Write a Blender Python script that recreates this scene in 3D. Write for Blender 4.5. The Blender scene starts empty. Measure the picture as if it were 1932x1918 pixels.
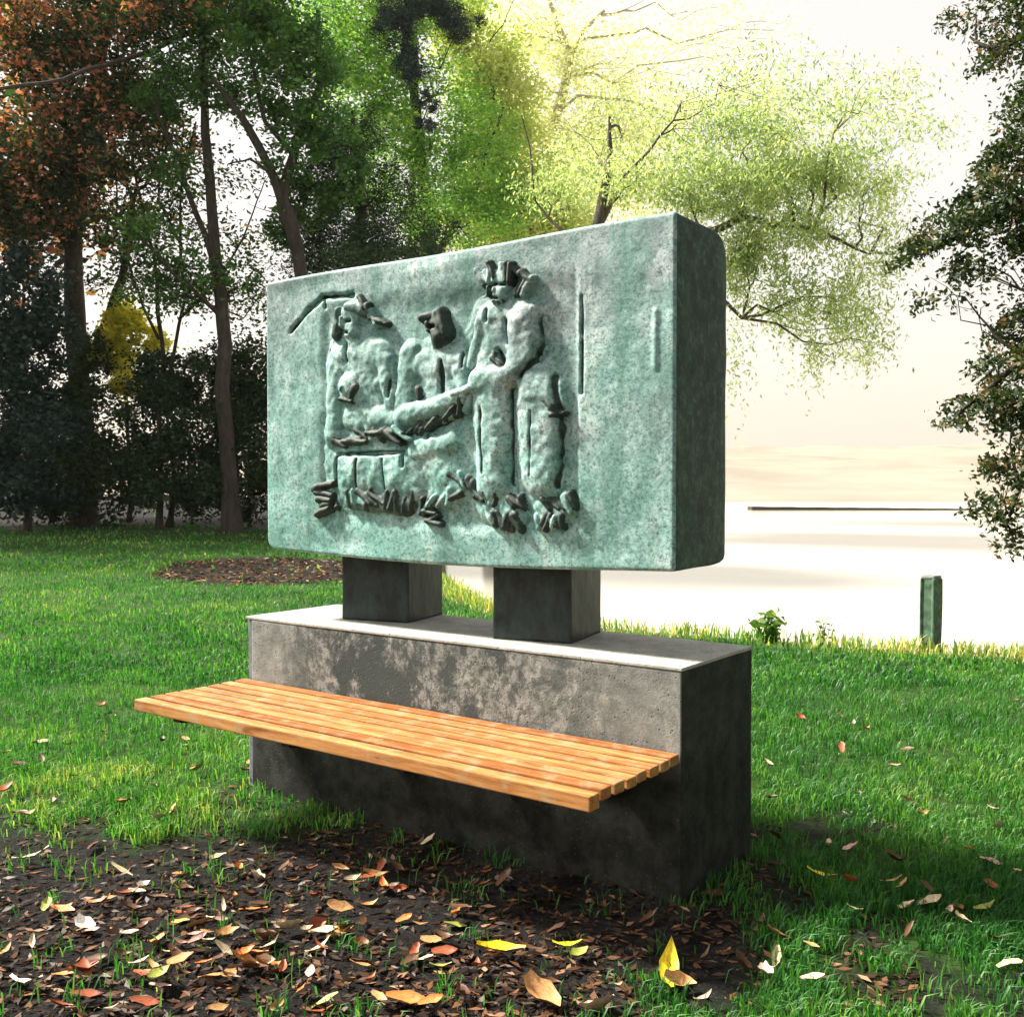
import bpy, bmesh, math, random
import numpy as np
from mathutils import Vector, Matrix, noise as mn

random.seed(7)
rng = np.random.default_rng(11)
S = bpy.context.scene
COL = S.collection
R = math.radians

# ------------------------------------------------------------------ camera
CAM_H = 1.30
PITCH = math.atan2(49.0, 1940.0)
cam_d = bpy.data.cameras.new('camera')
cam_d.sensor_fit = 'HORIZONTAL'; cam_d.sensor_width = 36.0; cam_d.lens = 36.0 * 1940.0 / 1932.0
cam_d.clip_start = 0.05; cam_d.clip_end = 5000
cam = bpy.data.objects.new('camera', cam_d); COL.objects.link(cam)
cam.location = (0, 0, CAM_H); cam.rotation_euler = (R(90) - PITCH, 0, 0)
S.camera = cam

# ------------------------------------------------------------------ light
SUN_AZ = R(-70)      # measured from the viewing direction (+Y), negative = to the left
SUN_EL = R(46)
world = bpy.data.worlds.new('World'); S.world = world; world.use_nodes = True
wn = world.node_tree.nodes; wl = world.node_tree.links
wn.clear()
sky = wn.new('ShaderNodeTexSky'); sky.sky_type = 'NISHITA'; sky.sun_disc = False
sky.sun_elevation = SUN_EL; sky.sun_rotation = SUN_AZ
sky.air_density = 1.0; sky.dust_density = 5.0; sky.ozone_density = 0.6; sky.altitude = 0
veil = wn.new('ShaderNodeMixRGB'); veil.blend_type = 'MIX'; veil.inputs[0].default_value = 0.42
veil.inputs[2].default_value = (14.6, 13.2, 11.2, 1)          # thin bright high cloud over the whole sky
bg = wn.new('ShaderNodeBackground'); bg.inputs[1].default_value = 0.05
wo = wn.new('ShaderNodeOutputWorld')
wl.new(sky.outputs[0], veil.inputs[1]); wl.new(veil.outputs[0], bg.inputs[0]); wl.new(bg.outputs[0], wo.inputs[0])

sd = bpy.data.lights.new('sun', 'SUN'); sd.energy = 5.0; sd.angle = R(7.0); sd.color = (1.0, 0.93, 0.80)
sun = bpy.data.objects.new('sun', sd); COL.objects.link(sun)
to_sun = Vector((math.sin(SUN_AZ) * math.cos(SUN_EL), math.cos(SUN_AZ) * math.cos(SUN_EL), math.sin(SUN_EL)))
sun.rotation_euler = to_sun.to_track_quat('Z', 'Y').to_euler()
sun.location = (-20, 10, 20)

S.view_settings.view_transform = 'Standard'; S.view_settings.look = 'None'
S.view_settings.exposure = 1.5; S.view_settings.gamma = 1.0
S.view_settings.use_curve_mapping = False
S.render.engine = 'CYCLES'
S.cycles.use_denoising = True
S.cycles.max_bounces = 5; S.cycles.diffuse_bounces = 2; S.cycles.glossy_bounces = 2
S.cycles.transmission_bounces = 3; S.cycles.transparent_max_bounces = 6; S.cycles.volume_bounces = 0
S.cycles.caustics_reflective = False; S.cycles.caustics_refractive = False

# ------------------------------------------------------------------ survey helpers
FX, CX, CY = 1940.0, 966.0, 959.0
FW = np.array([0, math.cos(PITCH), -math.sin(PITCH)]); UP = np.array([0, math.sin(PITCH), math.cos(PITCH)])
RT = np.array([1.0, 0, 0]); EYE = np.array([0, 0, CAM_H])
def ray(px, py):
    d = FW * FX + RT * (px - CX) + UP * (CY - py); return d / d[1]
def at(px, py, Y): return EYE + ray(px, py) * Y
def ground_at(px, py, z=0.0):
    d = ray(px, py); return EYE + d * ((z - CAM_H) / d[2])
MON_ANG = -R(36.47)
MON_O = Vector((0.5251, 3.1616, 0.0))
MX = np.array([math.cos(MON_ANG), math.sin(MON_ANG), 0]); MY = np.array([-math.sin(MON_ANG), math.cos(MON_ANG), 0])
O3 = np.array(MON_O)
def face_at(px, py, y0):                        # a point on the sculpture's front plane, in monument coordinates
    d = ray(px, py); t = ((O3 - EYE) @ MY + y0) / (d @ MY); q = EYE + d * t - O3
    return q @ MX, q[2]

# ------------------------------------------------------------------ object helpers
def tag(o, label=None, cat=None, group=None, kind=None):
    if label: o['label'] = label
    if cat: o['category'] = cat
    if group: o['group'] = group
    if kind: o['kind'] = kind
    return o
def empty(name, loc=(0, 0, 0), rz=0.0):
    o = bpy.data.objects.new(name, None); COL.objects.link(o)
    o.location = loc; o.rotation_euler = (0, 0, rz); o.empty_display_size = 0.1
    return o
def link(name, me, parent=None, mat=None):
    if mat is not None and len(me.materials) == 0: me.materials.append(mat)
    o = bpy.data.objects.new(name, me); COL.objects.link(o)
    if parent: o.parent = parent
    return o
def np_mesh(name, V, F, attrs=None, smooth=False, uvs=None):
    """V (n,3), F (m,k) with k equal for all"""
    me = bpy.data.meshes.new(name)
    V = np.asarray(V, np.float32); F = np.asarray(F, np.int32)
    m, k = F.shape
    me.vertices.add(len(V)); me.vertices.foreach_set('co', V.ravel())
    me.loops.add(m * k); me.loops.foreach_set('vertex_index', F.ravel())
    me.polygons.add(m); me.polygons.foreach_set('loop_start', np.arange(0, m * k, k, dtype=np.int32))
    if smooth: me.polygons.foreach_set('use_smooth', np.ones(m, bool))
    me.update(calc_edges=True)
    for n, a in (attrs or {}).items():
        at_ = me.attributes.new(n, 'FLOAT', 'POINT'); at_.data.foreach_set('value', np.asarray(a, np.float32))
    me.validate()
    return me
def bm_obj(name, bm, mat, parent=None, smooth=False):
    me = bpy.data.meshes.new(name); bm.to_mesh(me); bm.free()
    if smooth:
        for p in me.polygons: p.use_smooth = True
    return link(name, me, parent, mat)
def box_bm(x0, x1, y0, y1, z0, z1, bevel=0.0, segs=2, cuts=0, rough=0.0, seed=0):
    bm = bmesh.new()
    bmesh.ops.create_cube(bm, size=1.0)
    for v in bm.verts:
        v.co = Vector(((x0 + x1) / 2 + v.co.x * (x1 - x0), (y0 + y1) / 2 + v.co.y * (y1 - y0), (z0 + z1) / 2 + v.co.z * (z1 - z0)))
    if bevel: bmesh.ops.bevel(bm, geom=list(bm.edges), offset=bevel, segments=segs, profile=0.6, affect='EDGES')
    if cuts:
        es = [e for e in bm.edges if e.calc_length() > 0.08]
        bmesh.ops.subdivide_edges(bm, edges=es, cuts=cuts, use_grid_fill=True)
    if rough:
        for v in bm.verts:
            n = mn.noise_vector(v.co * 6 + Vector((seed, seed * 2, 0))) * rough
            v.co += n
    return bm

# tube soup for trunks and branches
class Tubes:
    def __init__(s): s.V = []; s.F = []; s.n = 0
    def add(s, pts, rads, k=6):
        pts = [np.asarray(p, float) for p in pts]; base = s.n
        for i, p in enumerate(pts):
            a = pts[max(i - 1, 0)]; b = pts[min(i + 1, len(pts) - 1)]
            d = b - a; d = d / (np.linalg.norm(d) + 1e-9)
            u = np.cross(d, [0.31, 0.95, 0.05]); u /= np.linalg.norm(u) + 1e-9; w = np.cross(d, u)
            for j in range(k):
                t = 2 * math.pi * j / k
                s.V.append(p + (u * math.cos(t) + w * math.sin(t)) * rads[i] * (1 + 0.12 * math.sin(j * 2.3 + i)))
        for i in range(len(pts) - 1):
            for j in range(k):
                a = base + i * k + j; b = base + i * k + (j + 1) % k
                s.F.append((a, b, b + k, a + k))
        s.n += len(pts) * k
    def mesh(s, name): return np_mesh(name, np.array(s.V), np.array(s.F), smooth=True)
def wiggle(a, b, n, amp):
    a = np.asarray(a, float); b = np.asarray(b, float); L = np.linalg.norm(b - a)
    P = []
    off = np.zeros(3)
    for i in range(n + 1):
        t = i / n
        if 0 < i < n: off = off * 0.6 + rng.normal(0, amp * L, 3)
        else: off = off * (0 if i == 0 else 0.3)
        P.append(a + (b - a) * t + off)
    return P

# leaf soup: one folded rhombus per leaf
def leaf_arrays(C, size, aspect=0.5, droop=0.0, sizevar=0.35, axis=None):
    n = len(C)
    d = rng.normal(0, 1, (n, 3)); d[:, 2] = d[:, 2] * 0.6 - droop
    if axis is not None: d = d * 0.5 + axis * 1.2
    d /= np.linalg.norm(d, axis=1)[:, None] + 1e-9
    u = np.cross(d, rng.normal(0, 1, (n, 3))); u /= np.linalg.norm(u, axis=1)[:, None] + 1e-9
    w = np.cross(d, u)
    s = size * (1 + rng.uniform(-sizevar, sizevar, n))[:, None]
    base = C - d * s * 0.5; tip = C + d * s * 0.5
    l = C + u * s * aspect * 0.5 + w * s * 0.10; r = C - u * s * aspect * 0.5 + w * s * 0.10
    V = np.stack([base, l, tip, r], 1).reshape(-1, 3)
    F = np.arange(4 * n).reshape(n, 4)
    return V, F

# ------------------------------------------------------------------ material helpers
def newmat(name):
    m = bpy.data.materials.new(name); m.use_nodes = True
    nt = m.node_tree
    for n in list(nt.nodes):
        if n.type != 'OUTPUT_MATERIAL': nt.nodes.remove(n)
    return m, nt, nt.nodes['Material Output']
def N(nt, t, **kw):
    n = nt.nodes.new(t)
    for k, v in kw.items():
        if k.startswith('i_'):
            key = k[2:]; key = int(key) if key.isdigit() else key.replace('_', ' ')
            n.inputs[key].default_value = v
        else: setattr(n, k, v)
    return n
def ramp(nt, stops, src, interp='LINEAR'):
    r = nt.nodes.new('ShaderNodeValToRGB'); r.color_ramp.interpolation = interp
    e = r.color_ramp.elements
    while len(e) < len(stops): e.new(0.5)
    for i, (p, c) in enumerate(stops):
        e[i].position = p; e[i].color = (c[0], c[1], c[2], 1) if not isinstance(c, (int, float)) else (c, c, c, 1)
    nt.links.new(src, r.inputs[0]); return r.outputs[0]
def mix(nt, fac, a, b, mode='MIX'):
    m = nt.nodes.new('ShaderNodeMixRGB'); m.blend_type = mode
    for i, v in ((0, fac), (1, a), (2, b)):
        if isinstance(v, bpy.types.NodeSocket): nt.links.new(v, m.inputs[i])
        elif isinstance(v, (int, float)): m.inputs[i].default_value = v if i == 0 else (v, v, v, 1)
        else: m.inputs[i].default_value = (v[0], v[1], v[2], 1)
    return m.outputs[0]
def coords(nt, scale=(1, 1, 1)):
    tc = nt.nodes.new('ShaderNodeTexCoord'); mp = nt.nodes.new('ShaderNodeMapping')
    mp.inputs['Scale'].default_value = scale
    nt.links.new(tc.outputs['Object'], mp.inputs[0]); return mp.outputs[0]
def noise(nt, vec, scale, detail=6, rough=0.6, dist=0.0):
    n = nt.nodes.new('ShaderNodeTexNoise'); n.inputs['Scale'].default_value = scale
    n.inputs['Detail'].default_value = detail; n.inputs['Roughness'].default_value = rough
    n.inputs['Distortion'].default_value = dist
    nt.links.new(vec, n.inputs['Vector']); return n.outputs['Fac']
def bump(nt, h, strength, dist):
    b = nt.nodes.new('ShaderNodeBump'); b.inputs['Strength'].default_value = strength; b.inputs['Distance'].default_value = dist
    nt.links.new(h, b.inputs['Height']); return b.outputs[0]
def principled(nt, out, col, rough=0.7, nrm=None, metal=0.0, spec=0.4):
    p = nt.nodes.new('ShaderNodeBsdfPrincipled')
    if isinstance(col, bpy.types.NodeSocket): nt.links.new(col, p.inputs['Base Color'])
    else: p.inputs['Base Color'].default_value = (*col, 1)
    if isinstance(rough, bpy.types.NodeSocket): nt.links.new(rough, p.inputs['Roughness'])
    else: p.inputs['Roughness'].default_value = rough
    p.inputs['Metallic'].default_value = metal; p.inputs['Specular IOR Level'].default_value = spec
    if nrm is not None: nt.links.new(nrm, p.inputs['Normal'])
    nt.links.new(p.outputs[0], out.inputs[0]); return p
def attr(nt, name):
    a = nt.nodes.new('ShaderNodeAttribute'); a.attribute_name = name; return a.outputs['Fac']

def leafmat(name, stops, trans=0.4, rough=0.5):
    m, nt, out = newmat(name)
    c = ramp(nt, stops, attr(nt, 'rnd'))
    d = N(nt, 'ShaderNodeBsdfDiffuse'); t = N(nt, 'ShaderNodeBsdfTranslucent'); g = N(nt, 'ShaderNodeBsdfGlossy')
    g.inputs['Roughness'].default_value = rough; g.inputs['Color'].default_value = (0.6, 0.6, 0.6, 1)
    nt.links.new(c, d.inputs[0])
    tb = mix(nt, 1.0, c, (1.5, 1.55, 0.75), 'MULTIPLY'); nt.links.new(tb, t.inputs[0])
    s1 = N(nt, 'ShaderNodeMixShader'); s1.inputs[0].default_value = trans
    nt.links.new(d.outputs[0], s1.inputs[1]); nt.links.new(t.outputs[0], s1.inputs[2])
    s2 = N(nt, 'ShaderNodeMixShader'); s2.inputs[0].default_value = 0.04
    nt.links.new(s1.outputs[0], s2.inputs[1]); nt.links.new(g.outputs[0], s2.inputs[2])
    nt.links.new(s2.outputs[0], out.inputs[0]); return m

# bark
def barkmat(name, a, b):
    m, nt, out = newmat(name); v = coords(nt, (1, 1, 0.25)); n = noise(nt, v, 9, 8, 0.7)
    principled(nt, out, ramp(nt, [(0.35, a), (0.65, b)], n), 0.9, bump(nt, n, 0.8, 0.03)); return m
M_bark = barkmat('dark_bark', (0.018, 0.014, 0.012), (0.06, 0.05, 0.04))
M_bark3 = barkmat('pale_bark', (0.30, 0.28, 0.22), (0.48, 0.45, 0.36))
M_bark2 = barkmat('grey_bark', (0.04, 0.035, 0.03), (0.12, 0.10, 0.08))

# patinated bronze
def bronze():
    m, nt, out = newmat('verdigris_bronze')
    v = coords(nt)
    big = noise(nt, v, 2.3, 4, 0.55, 0.4)
    mid = noise(nt, v, 11, 6, 0.65)
    fine = noise(nt, v, 58, 6, 0.9)
    vs = coords(nt, (1, 1, 0.16)); streak = noise(nt, vs, 10, 5, 0.6)
    teal = ramp(nt, [(0.30, (0.09, 0.27, 0.25)), (0.46, (0.18, 0.42, 0.39)), (0.56, (0.28, 0.52, 0.49)), (0.72, (0.50, 0.66, 0.64))], mid)
    grey = ramp(nt, [(0.35, (0.15, 0.22, 0.24)), (0.55, (0.30, 0.38, 0.40)), (0.7, (0.50, 0.53, 0.56))], mid)
    sep = N(nt, 'ShaderNodeSeparateXYZ'); nt.links.new(v, sep.inputs[0])
    mr = N(nt, 'ShaderNodeMapRange'); mr.inputs[1].default_value = -1.25; mr.inputs[2].default_value = -0.1
    nt.links.new(sep.outputs[0], mr.inputs[0])
    mz = N(nt, 'ShaderNodeMapRange'); mz.inputs[1].default_value = 1.2; mz.inputs[2].default_value = 2.15
    nt.links.new(sep.outputs[2], mz.inputs[0])
    mm = N(nt, 'ShaderNodeMath', operation='MULTIPLY_ADD'); mm.inputs[1].default_value = 0.7
    nt.links.new(mr.outputs[0], mm.inputs[0]); nt.links.new(mz.outputs[0], mm.inputs[2])
    m2 = N(nt, 'ShaderNodeMath', operation='MULTIPLY'); nt.links.new(mm.outputs[0], m2.inputs[0])
    nt.links.new(ramp(nt, [(0.3, 0.25), (0.65, 1.0)], big), m2.inputs[1])
    c = mix(nt, m2.outputs[0], teal, grey)
    c = mix(nt, ramp(nt, [(0.36, 0.9), (0.52, 0.0)], streak), c, (0.11, 0.27, 0.235))
    c = mix(nt, ramp(nt, [(0.60, 0.0), (0.70, 0.55)], streak), c, (0.58, 0.70, 0.66))
    c = mix(nt, ramp(nt, [(0.42, 0.95), (0.50, 0.0)], fine), c, (0.05, 0.14, 0.125))
    c = mix(nt, ramp(nt, [(0.56, 0.0), (0.66, 0.7)], fine), c, (0.58, 0.70, 0.68))
    pat = attr(nt, 'bare_and_shade')                                    # bare brown-black bronze, plus shade painted into grooves and cuts
    pn = N(nt, 'ShaderNodeMath', operation='MULTIPLY_ADD'); pn.inputs[1].default_value = 1.4; pn.inputs[2].default_value = -0.7
    nt.links.new(mid, pn.inputs[0])
    pa = N(nt, 'ShaderNodeMath', operation='ADD'); nt.links.new(pat, pa.inputs[0]); nt.links.new(pn.outputs[0], pa.inputs[1])
    c = mix(nt, ramp(nt, [(0.28, 0.0), (0.62, 0.97)], pa.outputs[0]), c, ramp(nt, [(0.42, (0.006, 0.013, 0.011)), (0.56, (0.014, 0.034, 0.028)), (0.68, (0.08, 0.15, 0.13))], fine))
    h = mix(nt, 0.35, mid, fine)
    principled(nt, out, c, 0.62, bump(nt, h, 0.55, 0.012), 0.0, 0.45)
    return m
M_bronze = bronze()
def side_bronze():  # darker copy of the bronze, shade on the slab's sides painted in
    m, nt, out = newmat('shaded_side_bronze'); v = coords(nt)
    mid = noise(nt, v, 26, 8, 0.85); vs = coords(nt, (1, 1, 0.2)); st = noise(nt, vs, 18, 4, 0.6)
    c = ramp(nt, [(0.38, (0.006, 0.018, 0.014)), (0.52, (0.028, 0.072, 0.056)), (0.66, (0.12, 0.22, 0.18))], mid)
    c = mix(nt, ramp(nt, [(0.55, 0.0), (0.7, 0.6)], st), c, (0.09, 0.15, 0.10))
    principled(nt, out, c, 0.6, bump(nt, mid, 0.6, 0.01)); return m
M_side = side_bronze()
def postmat():
    m, nt, out = newmat('black_bronze_post'); v = coords(nt, (1, 1, 0.5)); mid = noise(nt, v, 14, 6, 0.7)
    principled(nt, out, ramp(nt, [(0.4, (0.006, 0.009, 0.009)), (0.7, (0.032, 0.052, 0.050))], mid), 0.5, bump(nt, mid, 0.5, 0.008)); return m
M_post = postmat()

def concrete(name, lit_lift=0.0, stain_shade=True):
    m, nt, out = newmat(name); v = coords(nt)
    big = noise(nt, v, 1.9, 5, 0.6, 0.6); mid = noise(nt, v, 12, 7, 0.7); fine = noise(nt, v, 120, 3, 0.7)
    c = ramp(nt, [(0.3, (0.14 + lit_lift, 0.15 + lit_lift, 0.145 + lit_lift * .9)), (0.5, (0.235 + lit_lift, 0.25 + lit_lift, 0.245 + lit_lift * .9)), (0.7, (0.35 + lit_lift, 0.36 + lit_lift * .97, 0.35 + lit_lift * .9))], mid)
    c = mix(nt, ramp(nt, [(0.36, 0.55), (0.44, 0.0)], fine), c, (0.10, 0.10, 0.09))
    vo = N(nt, 'ShaderNodeTexVoronoi'); vo.inputs['Scale'].default_value = 46; nt.links.new(v, vo.inputs['Vector'])
    pit = ramp(nt, [(0.10, 1.0), (0.2, 0.0)], vo.outputs['Distance'])
    if stain_shade:
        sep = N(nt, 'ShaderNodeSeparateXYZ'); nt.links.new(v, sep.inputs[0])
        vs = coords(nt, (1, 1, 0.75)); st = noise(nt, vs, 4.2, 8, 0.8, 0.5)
        # algae patches in the middle stretch, below where the posts drain
        gx = ramp(nt, [(0.06, 0.1), (0.24, 1.0), (0.70, 0.9), (0.92, 0.25)], sep_norm(nt, sep.outputs[0], -2.07, 0.0))
        mk = N(nt, 'ShaderNodeMath', operation='MULTIPLY'); nt.links.new(gx, mk.inputs[0])
        nt.links.new(ramp(nt, [(0.45, 0.0), (0.53, 1.0)], st), mk.inputs[1])
        c = mix(nt, mk.outputs[0], c, (0.035, 0.050, 0.052))
        sp = noise(nt, v, 30, 5, 0.8)
        mk2 = N(nt, 'ShaderNodeMath', operation='MULTIPLY'); nt.links.new(gx, mk2.inputs[0])
        nt.links.new(ramp(nt, [(0.48, 0.0), (0.55, 0.85)], sp), mk2.inputs[1])
        c = mix(nt, mk2.outputs[0], c, (0.05, 0.06, 0.058))
        lo = ramp(nt, [(0.0, 1.0), (0.36, 0.95), (0.47, 0.0)], sep.outputs[2])     # shade under the seat painted dark on the foot
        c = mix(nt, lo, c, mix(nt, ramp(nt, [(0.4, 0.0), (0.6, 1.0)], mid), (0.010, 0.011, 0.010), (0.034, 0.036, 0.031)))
        ge = ramp(nt, [(0.0, 0.0), (1.0, 0.93)], sep_norm(nt, sep.outputs[0], -0.006, -0.001))   # shade painted dark over the right end face
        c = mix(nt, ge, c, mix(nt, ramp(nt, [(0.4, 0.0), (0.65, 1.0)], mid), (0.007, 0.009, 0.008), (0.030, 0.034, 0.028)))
    c = mix(nt, ramp(nt, [(0.3, 0.0), (1.0, 0.8)], pit), c, (0.06, 0.06, 0.055))
    h = mix(nt, 0.5, mid, fine); h = mix(nt, pit, h, (0.0, 0.0, 0.0))
    principled(nt, out, c, 0.88, bump(nt, h, 0.5, 0.006), 0, 0.25); return m
def sep_norm(nt, s, a, b):
    r = N(nt, 'ShaderNodeMapRange'); r.inputs[1].default_value = a; r.inputs[2].default_value = b
    nt.links.new(s, r.inputs[0]); return r.outputs[0]
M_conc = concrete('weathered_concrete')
M_conc_top = concrete('sunlit_painted_concrete', 0.13, False)  # lighter copy of the concrete, sunlit brightness painted into the top
def strip_conc():
    m, nt, out = newmat('blue_grey_concrete'); v = coords(nt); n = noise(nt, v, 16, 6, 0.7)
    principled(nt, out, ramp(nt, [(0.35, (0.10, 0.115, 0.14)), (0.65, (0.20, 0.22, 0.26))], n), 0.9, bump(nt, n, 0.5, 0.006)); return m
M_strip = strip_conc()

def woodmat():
    m, nt, out = newmat('oiled_wood')
    oi = N(nt, 'ShaderNodeObjectInfo')
    v = coords(nt, (1.2, 14, 14))
    off = N(nt, 'ShaderNodeVectorMath', operation='ADD')
    cx = N(nt, 'ShaderNodeCombineXYZ'); ml = N(nt, 'ShaderNodeMath', operation='MULTIPLY'); ml.inputs[1].default_value = 37
    nt.links.new(oi.outputs['Random'], ml.inputs[0]); nt.links.new(ml.outputs[0], cx.inputs[0]); nt.links.new(ml.outputs[0], cx.inputs[1])
    nt.links.new(v, off.inputs[0]); nt.links.new(cx.outputs[0], off.inputs[1])
    g = noise(nt, off.outputs[0], 3.0, 8, 0.65, 0.6)
    c = ramp(nt, [(0.30, (0.14, 0.055, 0.018)), (0.43, (0.36, 0.15, 0.045)), (0.57, (0.52, 0.25, 0.085)), (0.72, (0.62, 0.40, 0.16))], g)
    c = mix(nt, oi.outputs['Random'], c, mix(nt, 1.0, c, (0.66, 0.50, 0.38), 'MULTIPLY'))
    v2 = coords(nt, (3, 3, 3)); w = noise(nt, v2, 5, 4, 0.6)
    c = mix(nt, ramp(nt, [(0.50, 0.0), (0.72, 0.6)], w), c, (0.40, 0.32, 0.20))
    principled(nt, out, c, 0.42, bump(nt, g, 0.25, 0.003), 0, 0.5); return m
M_wood = woodmat()
def flat(name, col, rough=0.6, metal=0.0, var=0.4, scale=20):
    m, nt, out = newmat(name); v = coords(nt); n = noise(nt, v, scale, 5, 0.65)
    a = tuple(c * (1 - var) for c in col); b = tuple(min(1, c * (1 + var)) for c in col)
    principled(nt, out, ramp(nt, [(0.35, a), (0.65, b)], n), rough, bump(nt, n, 0.4, 0.004), metal); return m
M_steel = flat('black_steel', (0.02, 0.02, 0.022), 0.5, 0.3)

# ------------------------------------------------------------------ terrain
SHORE = np.array([(600, -60), (60, -8), (12, 4.2), (6, 6.5), (3.74, 7.6), (1.97, 8.5), (0.82, 9.2), (0.1, 10.2), (-0.45, 11.6), (-0.9, 13.6),
                  (-2.0, 19), (-2.6, 27), (-2.2, 38), (0.5, 50), (3, 58), (0, 66), (-30, 80), (-600, 110)], float)
LAND = np.vstack([SHORE, [(-600, -600), (600, -600)]])
def seg_dist(P, poly):
    D = np.full(len(P), 1e9)
    for a, b in zip(poly[:-1], poly[1:]):
        ab = b - a; t = np.clip(((P - a) @ ab) / (ab @ ab), 0, 1)
        D = np.minimum(D, np.linalg.norm(P - (a + t[:, None] * ab), axis=1))
    return D
def inside(P, poly):
    c = np.zeros(len(P), bool); n = len(poly); j = n - 1
    for i in range(n):
        xi, yi = poly[i]; xj, yj = poly[j]
        cond = ((yi > P[:, 1]) != (yj > P[:, 1])) & (P[:, 0] < (xj - xi) * (P[:, 1] - yi) / (yj - yi + 1e-12) + xi)
        c ^= cond; j = i
    return c
def vnoise(P, s, seed=0):
    """cheap smooth value noise, vectorised"""
    q = P * s + seed * 17.31; i = np.floor(q).astype(int); f = q - i; f = f * f * (3 - 2 * f)
    def h(a, b):
        n = (a * 374761393 + b * 668265263 + seed * 982451653) & 0x7fffffff
        n = ((n ^ (n >> 13)) * 1274126177) & 0x7fffffff
        return ((n ^ (n >> 16)) & 0xffff) / 65535.0
    a = h(i[:, 0], i[:, 1]); b = h(i[:, 0] + 1, i[:, 1]); c = h(i[:, 0], i[:, 1] + 1); d = h(i[:, 0] + 1, i[:, 1] + 1)
    return (a * (1 - f[:, 0]) + b * f[:, 0]) * (1 - f[:, 1]) + (c * (1 - f[:, 0]) + d * f[:, 0]) * f[:, 1]
def sstep(a, b, x):
    t = np.clip((x - a) / (b - a), 0, 1); return t * t * (3 - 2 * t)
def height(P):
    d = seg_dist(P, SHORE) * np.where(inside(P, LAND), 1, -1)
    z = -1.6 * (1 - sstep(-2.2, 0.12, d)) + 0.0
    z += np.where(d > 0, 0.35 * sstep(16, 34, P[:, 1]) * sstep(0, 6, d), 0)
    z += (vnoise(P, 0.9, 1) - 0.5) * 0.035 + (vnoise(P, 3.1, 2) - 0.5) * 0.014
    return z, d
def soil_mask(P):
    x, y = P[:, 0], P[:, 1]
    # worn earth in front of the monument, reaching left and under the seat
    e = np.interp(x, [-6, -3.2, -2.0, -1.45, -1.15, -0.7, 0.0, 0.55, 0.80, 0.92, 1.1, 1.5, 3], [4.4, 4.2, 4.0, 3.85, 4.4, 4.2, 3.8, 3.5, 3.45, 3.2, 2.65, 2.2, 1.9])
    m = sstep(-0.42, 0.42, e - y + (vnoise(P, 2.2, 5) - 0.5) * 0.9 + (vnoise(P, 9, 6) - 0.5) * 0.7)
    m *= 1 - sstep(-0.16, 0.16, x - (0.60 + 0.5 * (y - 2.7)) + (vnoise(P, 5, 17) - .5) * 0.35)
    # soil-coloured noise patches darkening the grass to the right
    m = np.maximum(m, 0.9 * sstep(0.53, 0.66, vnoise(P, 3.2, 15) * .6 + vnoise(P, 8, 16) * .4) * sstep(0.6, 0.9, x) * sstep(4.6, 3.6, y))
    # planting bed beyond the plinth
    q = np.stack([(x + 3.55) / 2.1, (y - 15.4) / 2.4], 1); r = np.hypot(q[:, 0] + 0.25 * q[:, 1], q[:, 1]) + (vnoise(P, 0.8, 8) - 0.5) * 0.4
    m = np.maximum(m, 1 - sstep(0.85, 1.05, r))
    # bare earth under the trees on the left
    m = np.maximum(m, sstep(0.0, 1.5, y - 24.5 - 0.12 * (x + 12) + (vnoise(P, 0.5, 9) - 0.5) * 2) * (x < 5))
    return m
def axis(lo, hi, n, c, tight):
    t = np.linspace(math.asinh((lo - c) / tight), math.asinh((hi - c) / tight), n); return c + tight * np.sinh(t)
gx = axis(-600, 600, 300, 0.0, 2.0); gy = axis(-600, 700, 330, 4.0, 2.0)
XX, YY = np.meshgrid(gx, gy); P = np.stack([XX.ravel(), YY.ravel()], 1)
Z, DS = height(P); SM = soil_mask(P) * (DS > 0)
Z = Z + np.where(P[:, 1] < 7, SM * (vnoise(P, 14, 3) - 0.5) * 0.02, 0)
nx, ny = len(gx), len(gy)
idx = np.arange(nx * ny).reshape(ny, nx)
F = np.stack([idx[:-1, :-1], idx[:-1, 1:], idx[1:, 1:], idx[1:, :-1]], -1).reshape(-1, 4)
me = np_mesh('ground', np.column_stack([P, Z]), F, {'soil': SM, 'bank': 1 - sstep(0.0, 0.5, DS)}, smooth=True)
def groundmat():
    m, nt, out = newmat('lawn_and_earth'); v = coords(nt)
    n1 = noise(nt, v, 1.2, 5, 0.6); n2 = noise(nt, v, 22, 8, 0.75); n3 = noise(nt, v, 90, 4, 0.8)
    g = ramp(nt, [(0.35, (0.008, 0.026, 0.006)), (0.6, (0.03, 0.08, 0.014))], n2)
    g = mix(nt, ramp(nt, [(0.45, 0.0), (0.7, 0.4)], n1), g, (0.07, 0.10, 0.025))
    s = ramp(nt, [(0.35, (0.003, 0.003, 0.003)), (0.55, (0.009, 0.0085, 0.009)), (0.74, (0.040, 0.037, 0.040))], n2)
    s = mix(nt, ramp(nt, [(0.58, 0.0), (0.66, 0.7)], n3), s, (0.09, 0.08, 0.078))
    c = mix(nt, attr(nt, 'soil'), g, s)
    c = mix(nt, attr(nt, 'bank'), c, (0.10, 0.12, 0.035))
    h = mix(nt, 0.5, n2, n3)
    principled(nt, out, c, 0.95, bump(nt, h, 0.9, 0.02), 0, 0.15); return m
ground = tag(link('ground', me, None, groundmat()), kind='structure')

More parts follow.
